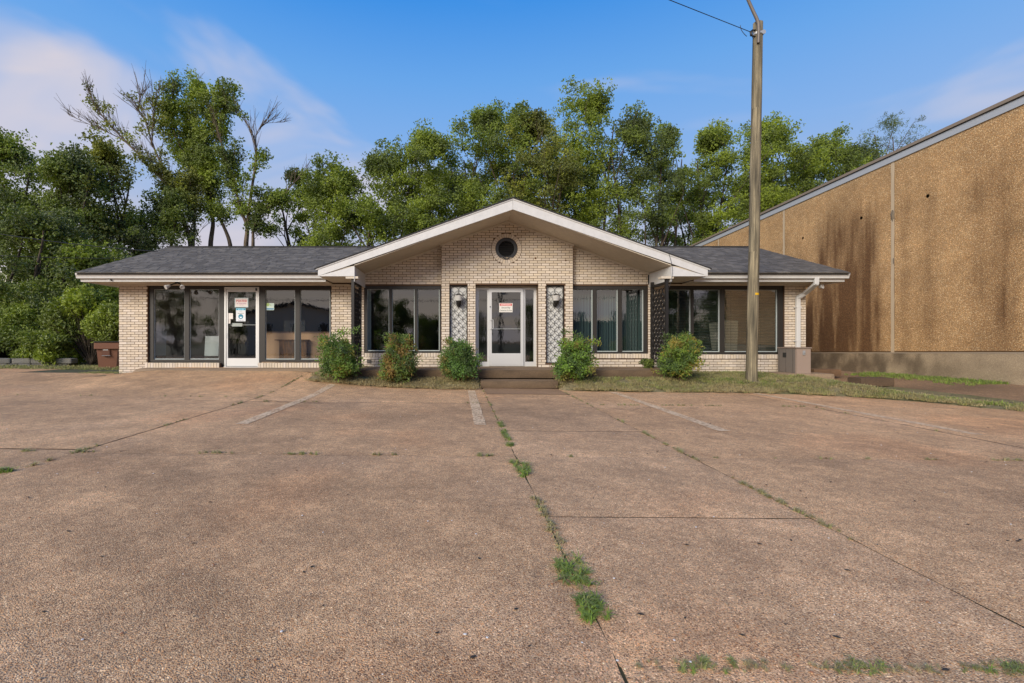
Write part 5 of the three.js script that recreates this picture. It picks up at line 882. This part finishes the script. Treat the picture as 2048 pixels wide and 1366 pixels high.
{ // loose chips and dead leaf scraps lying on the lot
  const R = rng(17), chips = [], geo = new THREE.IcosahedronGeometry(1, 0), m = new THREE.InstancedMesh(geo, M(L(1, 1, 1), 0.9), 620), c = new THREE.Color();
  for (let i = 0; i < 620; i++) { const d = 1.2 + Math.pow(R(), 1.3) * 9, x = (R() - 0.45) * (d * 2.3), t = R(), s = 0.0022 + R() * 0.0042; dummy.position.set(clamp(x, -11, 9.5), 0, -d); dummy.position.y = lotY(dummy.position.x, d) + 0.004; dummy.rotation.set(0, R() * 6.28, 0); const dark = t < 0.22; dummy.scale.set(s * (dark ? 2.6 : 1.2), s * 0.5, s * (dark ? 1.2 : 1)); dummy.updateMatrix(); m.setMatrixAt(i, dummy.matrix); c.copy(dark ? L(0.03, 0.027, 0.024) : t < 0.5 ? L(0.7, 0.68, 0.64) : t < 0.8 ? L(0.34, 0.16, 0.08) : L(0.45, 0.33, 0.2)); m.setColorAt(i, c); }
  m.name = 'loose_chips'; m.castShadow = m.receiveShadow = true; scene.add(m); meta(m, 'loose stone chips and dead leaf scraps on the lot', 'chips', null, 'stuff');
}

// ---------------------------------------------------------------- across the road behind the camera: what the windows mirror
{
  const sid = M(L(0.62, 0.53, 0.42), 0.8), rf = M(L(0.06, 0.06, 0.065), 0.9), dk = M(L(0.02, 0.02, 0.022), 0.3), wh = M(L(0.6, 0.6, 0.58), 0.7);
  const h = thing('clapboard_house', 'grey clapboard house with low gable roof, mirrored right of the left glass door', 'house', [-15.5, 0, 20]);
  mesh('wall', slab([[-4.6, 0], [4.6, 0], [4.6, 3.9], [0, 4.9], [-4.6, 3.9]], [], 0, 7), sid, h);
  for (const s of [-1, 1]) mesh('roof', slab(s > 0 ? [[0, 4.95], [0, 5.12], [5.1, 4.0], [5.1, 3.85]].reverse() : [[0, 4.95], [0, 5.12], [-5.1, 4.0], [-5.1, 3.85]], [], -0.4, 7.4), rf, h);
  for (const x of [-2.6, 0.2, 2.8]) { const w = mesh('window', box(x - 0.5, x + 0.5, 1.9, 3.1, -0.06, -0.01), wh, h); mesh('pane', box(x - 0.42, x + 0.42, 1.98, 3.02, -0.075, -0.062), dk, w); }
  const b = thing('flat_roofed_shop', 'low dark flat-roofed building with rooftop units, mirrored in the right gable window', 'building', [14.5, 0, 21]);
  mesh('wall', box(-5, 6, 0, 3.0, 0, 8), M(L(0.10, 0.11, 0.12), 0.8), b); mesh('parapet', box(-5.1, 6.1, 3.001, 3.3, -0.1, 8.1), M(L(0.07, 0.07, 0.075), 0.8), b);
  for (const [x, w, hh] of [[-3.2, 0.5, 1.0], [-2.2, 0.5, 0.95], [1.3, 0.6, 1.1], [2.4, 0.5, 0.8]]) mesh('rooftop_unit', box(x, x + w, 3.301, 3.3 + hh, 1.5, 2.4), M(L(0.08, 0.09, 0.1), 0.6), b);
  utilityPole('tall dark utility pole with cross arms, mirrored in the entrance door', 4.1, -20, 0.05, 9.5, 0.17, 0.13, 0, 21, (t, hh) => { for (const y of [hh - 0.6, hh - 2.4]) mesh('cross_arm', box(-1.2, 1.2, y, y + 0.12, -0.2, -0.1), mat.pole, t); mesh('transformer', new THREE.CylinderGeometry(0.22, 0.22, 0.7, 16).translate(0.38, hh - 3.4, 0), mat.galv, t); });
  wire('street wire behind the camera, upper of three', V(-30, 8.4, 19.8), V(30, 8.6, 19.8), 0.7, 0.02); wire('street wire behind the camera, middle of three', V(-30, 6.9, 19.8), V(30, 6.8, 19.8), 0.6, 0.02); wire('street wire behind the camera, lowest of three', V(-30, 5.6, 19.6), V(30, 6.1, 19.6), 0.7, 0.025);
  const G2 = { group: 'trees across the road', base: 0.05 };
  const rt = (x, z, hh, hw, cb, tone, seed, label, e = {}) => tree({ x, d: -z, h: hh, hw, cb, tone, seed, label, ...G2, ...e });
  rt(-27, 21, 9.5, 3.0, 1.2, 'dark', 71, 'tall dark tree across the road, mirrored in the leftmost panes', { dens: 0.5 });
  rt(-22.2, 22, 8.5, 2.4, 1.4, 'dark', 72, 'dark tree across the road, mirrored in the left glass door', { dens: 0.5 });
  rt(-8.2, 20, 6.0, 1.5, 0.5, 'dark', 73, 'slim dark tree across the road, mirrored in the first pane of the left gable window', { dens: 0.9 });
  rt(-5.6, 21, 4.6, 1.8, 0.3, 'dark', 74, 'round dark tree across the road, mirrored in the middle of the left gable window', { dens: 0.9 });
  rt(-1.8, 22, 3.4, 2.0, 0.2, 'dark', 75, 'low dark tree across the road, mirrored in the right of the left gable window', { dens: 0.8 });
  rt(-10.6, 24, 3.6, 2.0, 0.2, 'dark', 78, 'low dark tree across the road beside the clapboard house', { dens: 0.9 });
  rt(-3.6, 25, 3.6, 2.2, 0.2, 'dark', 79, 'low dark tree across the road behind the round one', { dens: 0.9 });
  rt(21, 21, 9.5, 2.6, 0.6, 'dark', 80, 'tall dark tree across the road, mirrored in the first pane of the right wing window', { dens: 1.1 });
  rt(25.5, 22, 10, 2.8, 0.6, 'dark', 81, 'tall dark tree across the road, mirrored in the middle panes of the right wing', { dens: 1.1 });
  rt(30, 21, 9, 2.8, 0.6, 'dark', 82, 'tall dark tree across the road, mirrored in the last pane of the right wing', { dens: 1.1 });
  rt(1.8, 22, 4.2, 1.2, 0.2, 'dark', 76, 'small tree across the road, mirrored in the left side light', { dens: 0.8 });
  rt(7.2, 22, 4.8, 1.5, 0.2, 'dark', 77, 'small tree across the road, mirrored in the right side light', { dens: 0.8 });
}

// ---------------------------------------------------------------- draw
const renderer = new THREE.WebGLRenderer({ antialias: true });
renderer.setSize(1024, 683);
renderer.shadowMap.enabled = true; renderer.shadowMap.type = THREE.PCFSoftShadowMap;
renderer.toneMapping = THREE.LinearToneMapping; renderer.toneMappingExposure = EXPOSURE;
renderer.render(scene, camera);
